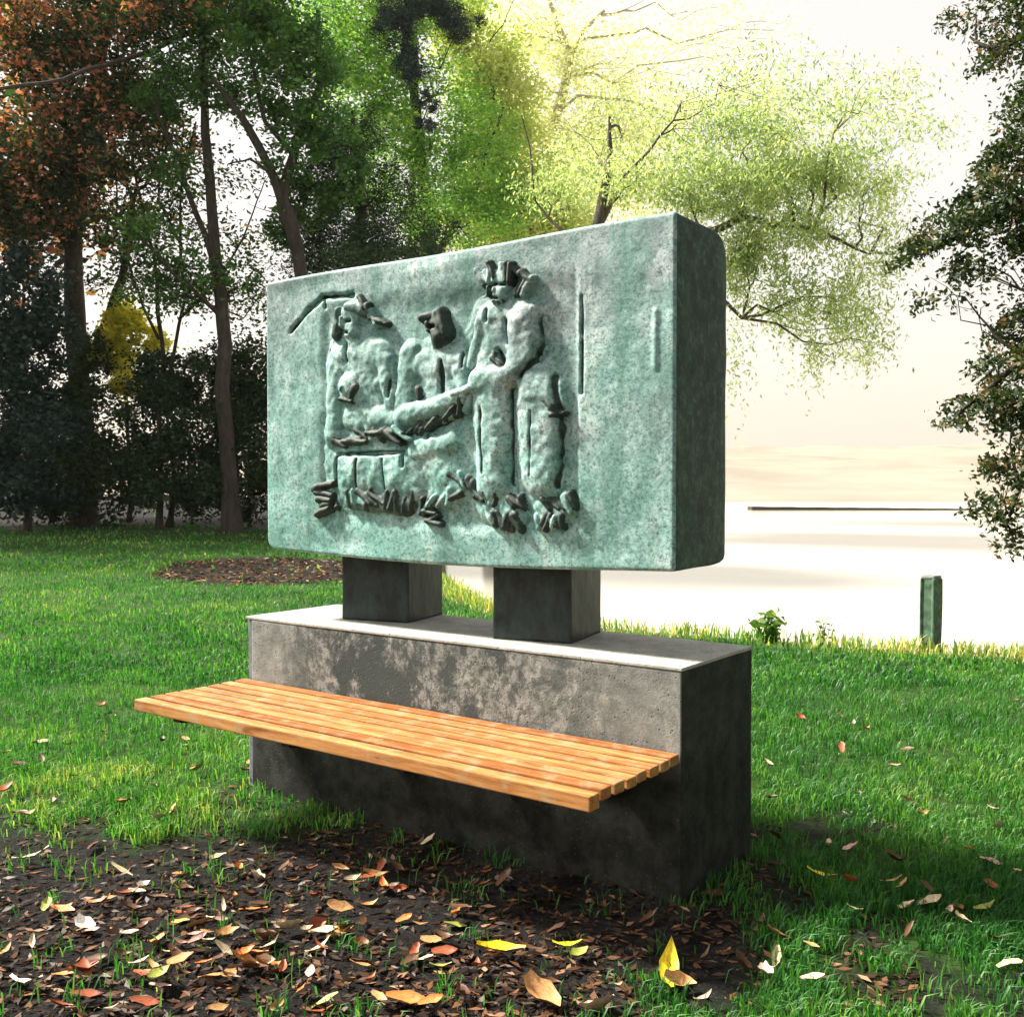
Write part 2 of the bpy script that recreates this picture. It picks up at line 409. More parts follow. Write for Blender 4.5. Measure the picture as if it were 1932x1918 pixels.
# water
def watermat():
    m, nt, out = newmat('lake_water'); v = coords(nt, (0.35, 1.0, 1)); n = noise(nt, v, 1.6, 4, 0.6)
    p = principled(nt, out, (0.52, 0.50, 0.44), 0.12, bump(nt, n, 0.05, 0.05), 0, 0.6); return m
wm = np_mesh('lake_water', np.array([(-600, -600, -0.55), (600, -600, -0.55), (600, 700, -0.55), (-600, 700, -0.55)], float), np.array([[0, 1, 2, 3]]))
tag(link('lake_water', wm, None, watermat()), kind='structure')

# far shore hills
def hills():
    xs = np.linspace(-560, 590, 150); ys = np.linspace(84, 480, 40)
    X, Y = np.meshgrid(xs, ys); Pq = np.stack([X.ravel(), Y.ravel()], 1)
    t = (Pq[:, 1] - 84) / 396
    z = -1.2 + sstep(0.0, 0.08, t) * 1.0 + t * (7 + 11 * vnoise(Pq, 0.012, 21)) + sstep(0.02, 0.3, t) * (vnoise(Pq, 0.09, 22) * 3.0)
    z = np.where(t > 0.97, -2, z)
    i2 = np.arange(len(Pq)).reshape(len(ys), len(xs))
    Fh = np.stack([i2[:-1, :-1], i2[:-1, 1:], i2[1:, 1:], i2[1:, :-1]], -1).reshape(-1, 4)
    return np_mesh('hills', np.column_stack([Pq, z]), Fh, smooth=True)
tag(link('hills', hills(), None, flat('haze_painted_hillside', (0.225, 0.20, 0.165), 0.95, 0, 0.14, 0.05)), kind='structure')  # haze over the far bank painted into the cream hill colour

# thin embankment far across the water
eb = bmesh.new()
x0, x1, Y = 16.0, 33.0, 69.0
sec = 24
prev = None
for i in range(sec + 1):
    t = i / sec; x = x0 + (x1 - x0) * t; top = -0.55 + 0.22 * (1 - 0.75 * t) + 0.012 * math.sin(i * 2.1)
    ring = [eb.verts.new((x, Y - 0.6, -0.8)), eb.verts.new((x, Y - 0.45, top)), eb.verts.new((x, Y + 0.8, top)), eb.verts.new((x, Y + 1.0, -0.8))]
    if prev:
        for a in range(4): eb.faces.new((prev[a], prev[(a + 1) % 4], ring[(a + 1) % 4], ring[a]))
    else: eb.faces.new(ring[::-1])
    prev = ring
eb.faces.new(prev)
tag(bm_obj('breakwater', eb, flat('dark_stone', (0.03, 0.028, 0.02), 0.9)), 'long thin dark breakwater lying low across the far water', 'breakwater')

# ------------------------------------------------------------------ monument: concrete plinth
PL_L, PL_D, PL_H = 2.07, 0.535, 0.72
pl = tag(empty('concrete_plinth', MON_O, MON_ANG), 'long weathered grey concrete block under the bronze slab, stained dark in the middle', 'plinth')
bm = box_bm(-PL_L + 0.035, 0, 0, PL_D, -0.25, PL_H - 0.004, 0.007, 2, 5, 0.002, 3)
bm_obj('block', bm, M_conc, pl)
o = bm_obj('edge_strip', box_bm(-PL_L, -PL_L + 0.034, 0.012, PL_D, -0.25, PL_H - 0.006, 0.004, 2), M_strip, pl); o['label'] = 'narrow blue grey strip down the left end of the block'
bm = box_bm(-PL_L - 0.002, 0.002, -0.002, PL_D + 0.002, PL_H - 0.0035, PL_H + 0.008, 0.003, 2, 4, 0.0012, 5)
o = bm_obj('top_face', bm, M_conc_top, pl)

# ------------------------------------------------------------------ monument: bench
be = tag(empty('wooden_bench', MON_O, MON_ANG), 'slatted orange wooden seat cantilevered from the front of the concrete block', 'bench')
SEAT = 0.461; NS = 8; GAP = 0.017; depth = 0.535; sw = (depth - GAP * (NS - 1) - 0.006) / NS
for i in range(NS):
    y1 = -0.006 - i * (sw + GAP); y0 = y1 - sw
    th = 0.044 if i == NS - 1 else 0.032
    bm = box_bm(-2.075 + random.uniform(-.004, .004), -0.002 + random.uniform(-.004, .004), y0, y1, SEAT - th, SEAT + random.uniform(-.0015, .0015), 0.004, 2, 3, 0.0012, i * 3)
    bm_obj('slat', bm, M_wood, be)
for x in (-1.86, -1.25, -0.72, -0.20):
    bm = bmesh.new()                                     # wedge shaped steel bracket
    prof = [(-0.50, SEAT - 0.046), (-0.50, SEAT - 0.066), (-0.03, SEAT - 0.16), (-0.004, SEAT - 0.16), (-0.004, SEAT - 0.046)]
    a = [bm.verts.new((x - 0.02, y, z)) for y, z in prof]; b = [bm.verts.new((x + 0.02, y, z)) for y, z in prof]
    bm.faces.new(a); bm.faces.new(b[::-1])
    for k in range(5): bm.faces.new((a[k], b[k], b[(k + 1) % 5], a[(k + 1) % 5]))
    bmesh.ops.recalc_face_normals(bm, faces=bm.faces)
    br = bm_obj('bracket', bm, M_steel, be)
# ------------------------------------------------------------------ monument: bronze slab on two posts
sc = tag(empty('bronze_sculpture', MON_O, MON_ANG), 'green patinated bronze relief slab raised on two dark posts above the concrete block', 'sculpture')
SX0, SX1, SZ0, SZ1, SY0, SY1 = -1.992, -0.055, 1.018, 2.147, 0.052, 0.462
def crop(px, py):                                 # position in the enlarged view of the sculpture -> slab plane
    return face_at((480 + px / 1.932) / 1.0352, (380 + py / 1.932) / 1.0352, SY0)
def front_sheet():
    st = 0.006
    xs = np.arange(SX0, SX1 + st * .5, st); zs = np.arange(SZ0, SZ1 + st * .5, st)
    xs[-1] = SX1; zs[-1] = SZ1
    X, Zz = np.meshgrid(xs, zs); Pq = np.stack([X.ravel(), Zz.ravel()], 1)
    u = (Pq[:, 0] - SX0) / (SX1 - SX0); w = (Pq[:, 1] - SZ0) / (SZ1 - SZ0)
    # height toward the viewer
    h = (vnoise(Pq, 2.5, 31) - .5) * 0.014 + (vnoise(Pq, 7, 32) - .5) * 0.006 + (vnoise(Pq, 22, 33) - .5) * 0.003
    de = np.minimum.reduce([Pq[:, 0] - SX0, SX1 - Pq[:, 0], Pq[:, 1] - SZ0, SZ1 - Pq[:, 1]])
    h *= sstep(0, 0.06, de)
    pat = np.zeros(len(Pq))
    def groove(pts, wd, dp):
        nonlocal h, pat
        q = np.array([crop(*p) for p in pts]); d = seg_dist(Pq, q) + (vnoise(Pq, 30, 34) - .5) * wd * .8
        g = np.exp(-(d / wd) ** 2); h -= dp * g; pat = np.maximum(pat, g * 0.95)  # groove shade painted in along with the cut
    groove([(165, 515), (225, 445), (285, 388), (400, 380)], 0.008, 0.03)
    groove([(290, 395), (295, 425)], 0.006, 0.02)
    groove([(1262, 385), (1264, 560), (1262, 745)], 0.007, 0.022)
    d = seg_dist(Pq, np.array([crop(1545, 440), crop(1545, 650)])); h += 0.006 * np.exp(-(d / 0.010) ** 2)
    # shallow recessed field behind the seated group
    a = crop(270, 400); b = crop(1262, 1290)
    fx = sstep(0, .06, Pq[:, 0] - a[0]) * sstep(0, .03, b[0] - Pq[:, 0]) * sstep(0, .08, Pq[:, 1] - b[1]) * sstep(0, .10, a[1] - Pq[:, 1])
    h -= 0.014 * fx
    # rounded border and slightly uneven outline
    r = 0.009; h -= r * (1 - np.sqrt(np.clip(1 - (1 - np.clip(de / r, 0, 1)) ** 2, 0, 1)))
    # outline: rounded lower left corner, belly along the bottom edge
    x = Pq[:, 0].copy(); z = Pq[:, 1].copy()
    dz = -0.024 * np.sin(np.pi * u) ** 1.2 * (1 - w) ** 3
    z += dz + 0.004 * np.sin(u * 9) * w ** 6
    for (cx, cz, rr, sx, sz) in ((SX0, SZ0, 0.045, 1, 1), (SX1, SZ1, 0.012, -1, -1), (SX0, SZ1, 0.012, 1, -1), (SX1, SZ0, 0.012, -1, 1)):
        ax = np.clip(1 - (Pq[:, 0] - cx) * sx / rr, 0, 1); az = np.clip(1 - (Pq[:, 1] - cz) * sz / rr, 0, 1)
        rad = np.hypot(ax, az); k = np.where(rad > 0, np.maximum(ax, az) / np.maximum(rad, 1e-6), 1)
        x += sx * ax * (1 - k) * rr * (ax > 0) * (az > 0); z += sz * az * (1 - k) * rr * (ax > 0) * (az > 0)
    V = np.stack([x, SY0 - h, z], 1)
    nX, nZ = len(xs), len(zs); i2 = np.arange(nX * nZ).reshape(nZ, nX)
    Fq = np.stack([i2[:-1, :-1], i2[:-1, 1:], i2[1:, 1:], i2[1:, :-1]], -1).reshape(-1, 4)
    # sides: extrude the border backwards with a rounded rear
    ring = np.concatenate([i2[0, :], i2[1:, -1], i2[-1, -2::-1], i2[-2:0:-1, 0]])
    n = len(ring); Vs = [V]; rings = [ring]; base = len(V)
    R0 = V[ring]
    cen = np.array([(SX0 + SX1) / 2, 0, (SZ0 + SZ1) / 2])
    D = SY1 - SY0
    for t, ins in ((0.12, 0), (0.4, 0), (0.70, 0.0), (0.80, 0.008), (0.88, 0.025), (0.95, 0.055), (1.0, 0.11)):
        Q = R0.copy(); Q[:, 1] = SY0 + 0.009 + (D - 0.009) * t
        topness = sstep(SZ1 - 0.10, SZ1 - 0.0, R0[:, 2])
        Q[:, 2] -= ins * topness * 0.75
        Q[:, 2] += np.where(topness < .5, ins * 0.18, 0) * (R0[:, 2] < SZ0 + .05)
        Q[:, 0] = Q[:, 0] + np.where(R0[:, 0] > -1, -1, 1) * (0.006 * t + (0.10 * ins)) * (np.minimum(abs(R0[:, 0] - SX0), abs(R0[:, 0] - SX1)) < 0.02)
        Q += (np.stack([vnoise(R0[:, [0, 2]], 9, 40), 0 * t + vnoise(R0[:, [0, 2]], 5, 41) * 0, vnoise(R0[:, [0, 2]] + t * 3, 9, 42)], 1) - [.5, 0, .5]) * 0.004
        Vs.append(Q); rings.append(base + np.arange(n)); base += n
    c = np.array([[cen[0], SY1, cen[2]]]); Vs.append(c); ci = base
    V2 = np.concatenate(Vs); Fs = [Fq]; mats = [np.zeros(len(Fq), np.int32)]
    for a, b in zip(rings[:-1], rings[1:]):
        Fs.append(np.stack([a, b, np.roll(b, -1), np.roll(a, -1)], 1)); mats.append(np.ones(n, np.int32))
    a = rings[-1]
    hf = n // 2
    # rear closed with a quad strip bridging opposite border vertices
    q = []
    for i in range(hf - 1): q.append((a[i], a[n - 1 - i], a[n - 2 - i], a[i + 1]))
    Fs.append(np.array(q)); mats.append(np.ones(len(q), np.int32))
    V2 = V2[:-1]
    pa = np.zeros(len(V2)); pa[:len(pat)] = pat
    me = np_mesh('slab', V2, np.concatenate(Fs), {'bare_and_shade': pa}, smooth=True)
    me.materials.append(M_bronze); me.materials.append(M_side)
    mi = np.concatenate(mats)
    if len(me.polygons) == len(mi): me.polygons.foreach_set('material_index', mi)
    return me
slab = link('slab', front_sheet(), sc)

def relief(prims, cuts=(), seed=0, st=0.0038):
    """one cast figure: rounded masses (crop-view coordinates) standing proud of the slab"""
    def pr(p): return np.array(crop(*p))
    sc_x = 0.00135; sc_z = 0.00113
    pts = []
    for (a, b, ra, rb, hh, pa, kn) in prims:
        for p, r in ((a, ra), (b, rb)):
            q = pr(p); pts += [q - r * 0.0014, q + r * 0.0014]
    pts = np.array(pts); lo = pts.min(0) - 0.01; hi = pts.max(0) + 0.01
    xs = np.arange(lo[0], hi[0], st); zs = np.arange(lo[1], hi[1], st)
    X, Zz = np.meshgrid(xs, zs); Pq = np.stack([X.ravel(), Zz.ravel()], 1)
    warp = np.stack([vnoise(Pq, 9, seed + 1) - .5, vnoise(Pq, 9, seed + 2) - .5], 1) * 0.016
    Pw = Pq + warp
    H = np.full(len(Pq), -0.02); pat = np.zeros(len(Pq))
    for k, (a, b, ra, rb, hh, pa, kn) in enumerate(prims):
        hh = hh * 0.64
        A, B = pr(a), pr(b); ab = B - A
        t = np.clip(((Pw - A) @ ab) / max(ab @ ab, 1e-9), 0, 1)
        r = (ra + (rb - ra) * t) * 0.00122; d = np.linalg.norm(Pw - (A + t[:, None] * ab), axis=1)
        q = d / r
        rag = (vnoise(Pq, 26, seed + 20 + k) - .5) * 0.22
        qq = q + rag * (0.6 if not kn else 1.3)
        hk = np.where(qq < 1, hh * np.clip(1 - np.clip(qq, 0, 1) ** 2.6, 0, 1) ** 0.75, -0.02 * np.clip((qq - 1) * 2.2, 0, 1))
        if kn:   # knotted passages: fingers, feet, hair
            n1 = vnoise(Pw, 50, seed + 50 + k); n2 = vnoise(Pw, 95, seed + 80 + k); rid = np.abs(n1 * 2 - 1)
            hk = np.where(qq < 1, hk * (0.15 + 1.15 * rid) + (n2 - .5) * 0.020, hk)
            pat = np.where((qq < 1.0), np.maximum(pat, pa * (0.25 + 0.75 * sstep(1.05, 0.65, rid + n2 * .5))), pat)
        else:
            pat = np.where((qq < 1.25) & (hk > H - .004), np.maximum(pat, pa * sstep(1.25, 0.95, qq)) if pa > .3 else np.where(qq < .95, pa, pat), pat)
        kk_ = 0.009 if max(ra, rb) > 28 else 0.003; m_ = np.clip(0.5 + 0.5 * (hk - H) / kk_, 0, 1)
        H = H * (1 - m_) + hk * m_ + kk_ * m_ * (1 - m_)
    for (a, b, wd, dp) in cuts:
        q = np.array([pr(a), pr(b)]); d = seg_dist(Pq, q) + (vnoise(Pq, 30, seed + 9) - .5) * 0.006
        g = np.exp(-(d / wd) ** 2); H = np.where(H > -0.005, H - dp * g, H); pat = np.maximum(pat, g * .95 * (H > -0.01))  # shadow lines painted dark along the cuts
    H += np.where(H > 0, (vnoise(Pq, 16, seed + 3) - .5) * 0.010 + (vnoise(Pq, 45, seed + 4) - .5) * 0.005, 0)
    nX, nZ = len(xs), len(zs); i2 = np.arange(nX * nZ).reshape(nZ, nX)
    Fq = np.stack([i2[:-1, :-1], i2[:-1, 1:], i2[1:, 1:], i2[1:, :-1]], -1).reshape(-1, 4)
    keep = (H[Fq] > -0.018).any(1); Fq = Fq[keep]
    used = np.unique(Fq); remap = np.full(len(Pq), -1); remap[used] = np.arange(len(used))
    V = np.stack([Pq[:, 0], SY0 + 0.010 - H, Pq[:, 1]], 1)[used]
    me = np_mesh('relief_figure', V, remap[Fq], {'bare_and_shade': pat[used]}, smooth=True)
    return me
def fingers(a, b, n, ln, ang, r, hh, pa, jit=0.25):
    """a row of short rounded ridges (fingers, toes, locks of hair) along a-b"""
    rg = random.Random(int(a[0] * 7 + b[1])); out = []
    for i in range(n):
        t = i / max(1, n - 1); x = a[0] + (b[0] - a[0]) * t + rg.gauss(0, 4); y = a[1] + (b[1] - a[1]) * t + rg.gauss(0, 4)
        an = R(ang + rg.gauss(0, 22)); l = ln * rg.uniform(.7, 1.25)
        out.append(((x - math.cos(an) * l / 2, y - math.sin(an) * l / 2), (x + math.cos(an) * l / 2, y + math.sin(an) * l / 2), r * rg.uniform(.8, 1.2), r * rg.uniform(.6, 1.0), hh * rg.uniform(.7, 1.1), pa if rg.random() < .8 else .25, 0))
    return out
# (from, to, radius from, radius to, height, bare-bronze amount, knotted)
fig1 = relief([
    ((400, 640), (400, 1020), 120, 150, 0.016, 0.0, 0),
    ((395, 455), (400, 515), 50, 42, 0.052, 0.0, 0), ((372, 470), (372, 500), 9, 12, 0.062, 0.2, 0), ((350, 440), (345, 530), 20, 22, 0.050, 0.6, 0), ((395, 425), (450, 430), 26, 24, 0.058, 0.45, 0),
    ((400, 540), (415, 590), 34, 42, 0.036, 0.0, 0),
    ((350, 640), (500, 615), 62, 60, 0.042, 0.0, 0), ((440, 640), (450, 860), 92, 112, 0.036, 0.0, 0), ((525, 630), (552, 790), 38, 34, 0.050, 0.0, 0),
    ((345, 660), (330, 900), 40, 50, 0.052, 0.0, 0), ((395, 725), (400, 745), 58, 54, 0.064, 0.0, 0), ((425, 735), (412, 770), 24, 20, 0.066, 1.0, 0), ((385, 725), (380, 740), 10, 10, 0.076, 0.4, 0), ((375, 775), (420, 785), 14, 12, 0.066, 0.8, 0),
    ((400, 850), (560, 840), 46, 40, 0.050, 0.0, 0)]
    + fingers((450, 415), (505, 480), 5, 46, 60, 13, 0.056, 0.95)
    + fingers((365, 945), (440, 925), 5, 52, 20, 15, 0.060, 0.95) + fingers((440, 900), (600, 905), 9, 60, 40, 15, 0.064, 0.95) + [
    ((400, 1040), (620, 1050), 88, 88, 0.046, 0.0, 0), ((350, 1000), (340, 1090), 14, 12, 0.03, 1.0, 0),
    ((400, 1150), (610, 1165), 34, 36, 0.034, 0.5, 0)]
    + fingers((395, 1145), (620, 1160), 13, 58, 70, 15, 0.048, 0.95) + fingers((295, 1100), (315, 1200), 5, 60, 10, 15, 0.046, 0.8),
    [((383, 570), (386, 625), 0.009, 0.03), ((388, 480), (405, 478), 0.006, 0.03), ((376, 520), (398, 522), 0.005, 0.02), ((350, 980), (600, 972), 0.007, 0.035),
     ((345, 1000), (330, 1240), 0.009, 0.03), ((597, 985), (600, 1020), 0.008, 0.03), ((552, 700), (548, 760), 0.007, 0.02), ((430, 1000), (420, 1100), 0.006, 0.012), ((520, 1000), (530, 1110), 0.006, 0.012)], 100)
fig2 = relief([
    ((700, 660), (740, 1040), 110, 130, 0.016, 0.0, 0),
    ((722, 475), (735, 530), 46, 40, 0.060, 0.85, 0), ((690, 480), (697, 505), 11, 14, 0.066, 1.0, 0), ((730, 445), (768, 520), 24, 22, 0.064, 1.0, 0), ((668, 462), (700, 455), 18, 22, 0.060, 1.0, 0), ((735, 575), (740, 620), 36, 46, 0.034, 0.35, 0),
    ((670, 640), (800, 640), 54, 50, 0.040, 0.0, 0), ((730, 660), (740, 770), 76, 90, 0.038, 0.0, 0), ((615, 600), (590, 850), 46, 46, 0.046, 0.0, 0),
    ((600, 840), (820, 765), 42, 32, 0.066, 0.0, 0), ((650, 735), (655, 765), 18, 16, 0.046, 1.0, 0), ((800, 660), (830, 760), 30, 28, 0.048, 0.0, 0)]
    + fingers((635, 890), (770, 850), 8, 52, 130, 14, 0.054, 0.95) + fingers((785, 820), (840, 790), 4, 50, 100, 14, 0.064, 1.0) + [
    ((650, 965), (780, 930), 40, 40, 0.052, 0.0, 0), ((730, 1010), (770, 1090), 84, 72, 0.040, 0.0, 0)]
    + fingers((670, 1180), (790, 1140), 7, 54, 120, 14, 0.048, 1.0) + fingers((700, 1190), (720, 1235), 4, 48, 20, 14, 0.050, 0.9) + fingers((795, 1070), (880, 1120), 6, 56, 60, 15, 0.048, 1.0),
    [((705, 500), (725, 500), 0.006, 0.02), ((745, 630), (748, 740), 0.010, 0.02), ((690, 912), (775, 862), 0.010, 0.04), ((820, 560), (820, 650), 0.007, 0.015)], 200)
fig3 = relief([
    ((980, 540), (1010, 1050), 150, 170, 0.014, 0.0, 0),
    ((965, 330), (972, 385), 48, 38, 0.058, 0.0, 0), ((955, 350), (952, 368), 9, 12, 0.070, 0.1, 0), ((970, 400), (975, 450), 30, 38, 0.036, 0.35, 0)]
    + fingers((890, 320), (925, 300), 4, 48, 60, 14, 0.050, 0.6) + fingers((940, 290), (1060, 310), 6, 56, 80, 15, 0.060, 0.95) + fingers((1040, 345), (1070, 350), 3, 60, 90, 15, 0.052, 1.0) + fingers((930, 375), (990, 400), 4, 40, 70, 12, 0.056, 1.0) + [
    ((915, 470), (1060, 460), 48, 50, 0.046, 0.0, 0), ((945, 490), (930, 630), 66, 84, 0.042, 0.0, 0), ((1052, 485), (1058, 590), 64, 72, 0.078, 0.0, 0), ((885, 480), (855, 640), 22, 20, 0.044, 0.0, 0),
    ((1050, 640), (930, 700), 40, 48, 0.070, 0.0, 0), ((895, 705), (950, 705), 54, 58, 0.076, 0.0, 0), ((860, 735), (800, 755), 24, 18, 0.070, 0.0, 0), ((930, 760), (935, 1080), 76, 72, 0.064, 0.0, 0),
    ((1085, 700), (1105, 760), 70, 84, 0.056, 0.0, 0), ((1110, 780), (1118, 1060), 88, 76, 0.064, 0.0, 0)]
    + fingers((1155, 790), (1180, 830), 4, 44, 20, 13, 0.068, 0.8) + fingers((955, 620), (990, 655), 4, 44, 45, 12, 0.060, 0.8) + [
    ((930, 1170), (1000, 1220), 58, 58, 0.036, 0.3, 0), ((1130, 1210), (1190, 1190), 52, 50, 0.034, 0.3, 0)]
    + fingers((905, 1140), (1050, 1170), 8, 56, 75, 15, 0.052, 0.9) + fingers((925, 1210), (1030, 1240), 7, 56, 80, 15, 0.054, 0.95)
    + fingers((1110, 1230), (1200, 1235), 6, 54, 80, 15, 0.054, 0.9) + fingers((1150, 1170), (1240, 1165), 5, 56, 50, 15, 0.052, 0.95),
    [((940, 345), (958, 343), 0.005, 0.02), ((972, 343), (990, 345), 0.005, 0.02), ((948, 392), (968, 394), 0.005, 0.02), ((915, 440), (918, 475), 0.008, 0.03), ((960, 590), (985, 640), 0.009, 0.03), ((990, 480), (1000, 560), 0.009, 0.03),
     ((1118, 470), (1130, 540), 0.013, 0.03), ((1130, 540), (1105, 615), 0.014, 0.03), ((1105, 615), (1045, 685), 0.012, 0.03),
     ((1008, 740), (1010, 1090), 0.010, 0.02), ((1165, 690), (1198, 850), 0.012, 0.02), ((1200, 850), (1195, 1000), 0.014, 0.02), ((1195, 1000), (1178, 1100), 0.011, 0.02),
     ((900, 800), (905, 1050), 0.005, 0.010), ((1090, 820), (1085, 1060), 0.005, 0.010)], 300)
for m_, lb in ((fig1, 'seated figure cradling a small rounded head'), (fig2, 'seated figure with a dark head and outstretched forearm'), (fig3, 'tall standing figure with folded arms and long skirt folds')):
    o = link('relief_figure', m_, sc, M_bronze); o['label'] = lb
for (x0, x1, y0, y1, tw) in ((-1.705, -1.390, 0.205, 0.515, R(13)), (-0.868, -0.562, 0.150, 0.475, R(12))):
    bm = box_bm(-(x1 - x0) / 2, (x1 - x0) / 2, -(y1 - y0) / 2, (y1 - y0) / 2, PL_H + 0.006, SZ0 + 0.03, 0.010, 2, 3, 0.004, 9)
    bmesh.ops.transform(bm, matrix=Matrix.Translation(((x0 + x1) / 2, (y0 + y1) / 2, 0)) @ Matrix.Rotation(tw, 4, 'Z'), verts=bm.verts)
    bm_obj('support_post', bm, M_post, sc)

# ------------------------------------------------------------------ mooring post and waterside plants
mp = tag(empty('wooden_post', ground_at(1755, 1228)), 'short weathered greenish timber post standing at the edge of the water', 'post')
bm = box_bm(-0.062, 0.062, -0.062, 0.062, -0.3, 0.565, 0.012, 2, 4, 0.004, 12)
for v in bm.verts:
    if abs(v.co.y) < 0.035 and v.co.x < -0.05: v.co.x += 0.012
bm_obj('shaft', bm, flat('green_timber', (0.05, 0.10, 0.06), 0.85, 0, 0.6, 14), mp)
bm_obj('cap', box_bm(-0.055, 0.055, -0.055, 0.055, 0.56, 0.588, 0.01, 2, 1, 0.003, 5), flat('grey_timber', (0.16, 0.17, 0.17), 0.85), mp)
mp.rotation_euler = (0, R(0.8), R(38))

M_weed = leafmat('weed_leaf', [(0.0, (0.03, 0.09, 0.02)), (0.6, (0.08, 0.19, 0.03)), (1.0, (0.20, 0.28, 0.04))], 0.35)
def weed(name, loc, hgt, spread, n, label, lsize=0.085):
    root = tag(empty(name, loc), label, 'plant', 'low plants at the water edge')
    T = Tubes(); C = []; A = []
    for i in range(n):
        a = rng.uniform(0, 2 * math.pi); tip = np.array([math.cos(a) * spread * rng.uniform(.2, 1), math.sin(a) * spread * rng.uniform(.2, 1), hgt * rng.uniform(.55, 1)])
        p = wiggle((0, 0, -0.03), tip, 4, 0.05); T.add(p, [0.004, 0.004, 0.003, 0.002, 0.001], 4)
        for t in np.linspace(0.3, 1, 5):
            q = p[min(int(t * 4), 3)] * (1 - (t * 4 % 1)) + p[min(int(t * 4) + 1, 4)] * (t * 4 % 1)
            C.append(q + rng.normal(0, lsize * .35, 3)); A.append([math.cos(a + rng.normal(0, 1)), math.sin(a + rng.normal(0, 1)), 0.1])
    V, Fq = leaf_arrays(np.array(C), lsize, 0.55, axis=np.array(A))
    link('stem', T.mesh('stem'), root, M_weed); me = np_mesh('foliage', V, Fq, {'rnd': np.repeat(rng.uniform(0, 1, len(C)), 4)})
    link('foliage', me, root, M_weed)
weed('leafy_weed', ground_at(1452, 1214), 0.33, 0.15, 20, 'dark leafy weed clump on the grassy bank just behind the concrete block')
weed('sapling', ground_at(1552, 1219), 0.28, 0.12, 7, 'small pale yellow-green seedling on the bank between weed clump and post', 0.05)

# ------------------------------------------------------------------ grass
def on_plinth(P2, pad=0.0):
    q = np.column_stack([P2, np.zeros(len(P2))]) - O3; lx = q @ MX; ly = q @ MY
    return (lx > -PL_L - pad) & (lx < pad) & (ly > -pad) & (ly < PL_D + pad)
def grass(name, n, ylo, yhi, hgt, wid, seed, keep_soil=0.008):
    r2 = np.random.default_rng(seed)
    y = ylo * (yhi / ylo) ** r2.uniform(0, 1, n) if yhi / ylo > 1.3 else r2.uniform(ylo, yhi, n)
    x = r2.uniform(-0.80, 0.80, n) * (y + 0.4)
    P2 = np.stack([x, y], 1)
    z, d = height(P2); sm = soil_mask(P2)
    ok = (d > -0.10) & ((r2.uniform(0, 1, n) ** 0.75 * (0.6 + 0.8 * vnoise(P2, 12, 68)) > sm * 1.1) | (r2.uniform(0, 1, n) < keep_soil)) & ~on_plinth(P2)
    clump = vnoise(P2, 7, 61) * .6 + vnoise(P2, 21, 62) * .4
    ok &= r2.uniform(0, 1, n) < 0.02 + 1.5 * clump * (0.45 + 0.75 * vnoise(P2, 2.4, 66))
    P2, z, clump, d = P2[ok], z[ok], clump[ok], d[ok]; n = len(P2); y = P2[:, 1]
    a = r2.uniform(0, 2 * math.pi, n); lean = r2.uniform(0.1, 1.0, n)
    h = hgt * r2.uniform(0.5, 1.3, n) * (0.6 + 0.8 * clump) * (1 + 1.2 * (d < 0.25))
    w = wid * r2.uniform(0.6, 1.3, n)
    b = np.column_stack([P2, z - 0.004])
    dr = np.column_stack([np.cos(a), np.sin(a), np.zeros(n)]); sd_ = np.column_stack([-np.sin(a + 0.8), np.cos(a + 0.8), np.zeros(n)])
    mid = b + dr * (h * lean * 0.3)[:, None] + np.array([0, 0, 1]) * (h * 0.6)[:, None]
    tip = b + dr * (h * lean * 0.9)[:, None] + np.array([0, 0, 1]) * (h * (1 - 0.35 * lean))[:, None]
    s = sd_ * w[:, None] * 0.5
    V = np.stack([b - s, b + s, mid + s * .8, tip, mid - s * .8], 1).reshape(-1, 3)
    base = np.arange(n)[:, None] * 5
    F3 = np.concatenate([base + np.array([0, 1, 2]), base + np.array([0, 2, 4]), base + np.array([4, 2, 3])])
    big = vnoise(P2, 0.8, 63) * .5 + vnoise(P2, 3.1, 64) * .5
    col = np.clip(0.55 * r2.uniform(0, 1, n) + 0.55 * big - 0.05 + 0.35 * (d < 0.35), 0, 1)
    return tag(link(name, np_mesh(name, V, F3, {'rnd': np.repeat(col, 5)}), None, M_grass), kind='stuff')
M_grass = leafmat('grass_blade', [(0.0, (0.008, 0.050, 0.010)), (0.30, (0.022, 0.12, 0.022)), (0.62, (0.06, 0.22, 0.035)), (0.84, (0.18, 0.32, 0.06)), (1.0, (0.50, 0.44, 0.16))], 0.4)
grass('grass', 330000, 2.0, 7.0, 0.060, 0.0050, 1)
grass('grass', 180000, 6.5, 16.0, 0.060, 0.011, 2)
grass('grass', 70000, 15.0, 40.0, 0.07, 0.035, 3)

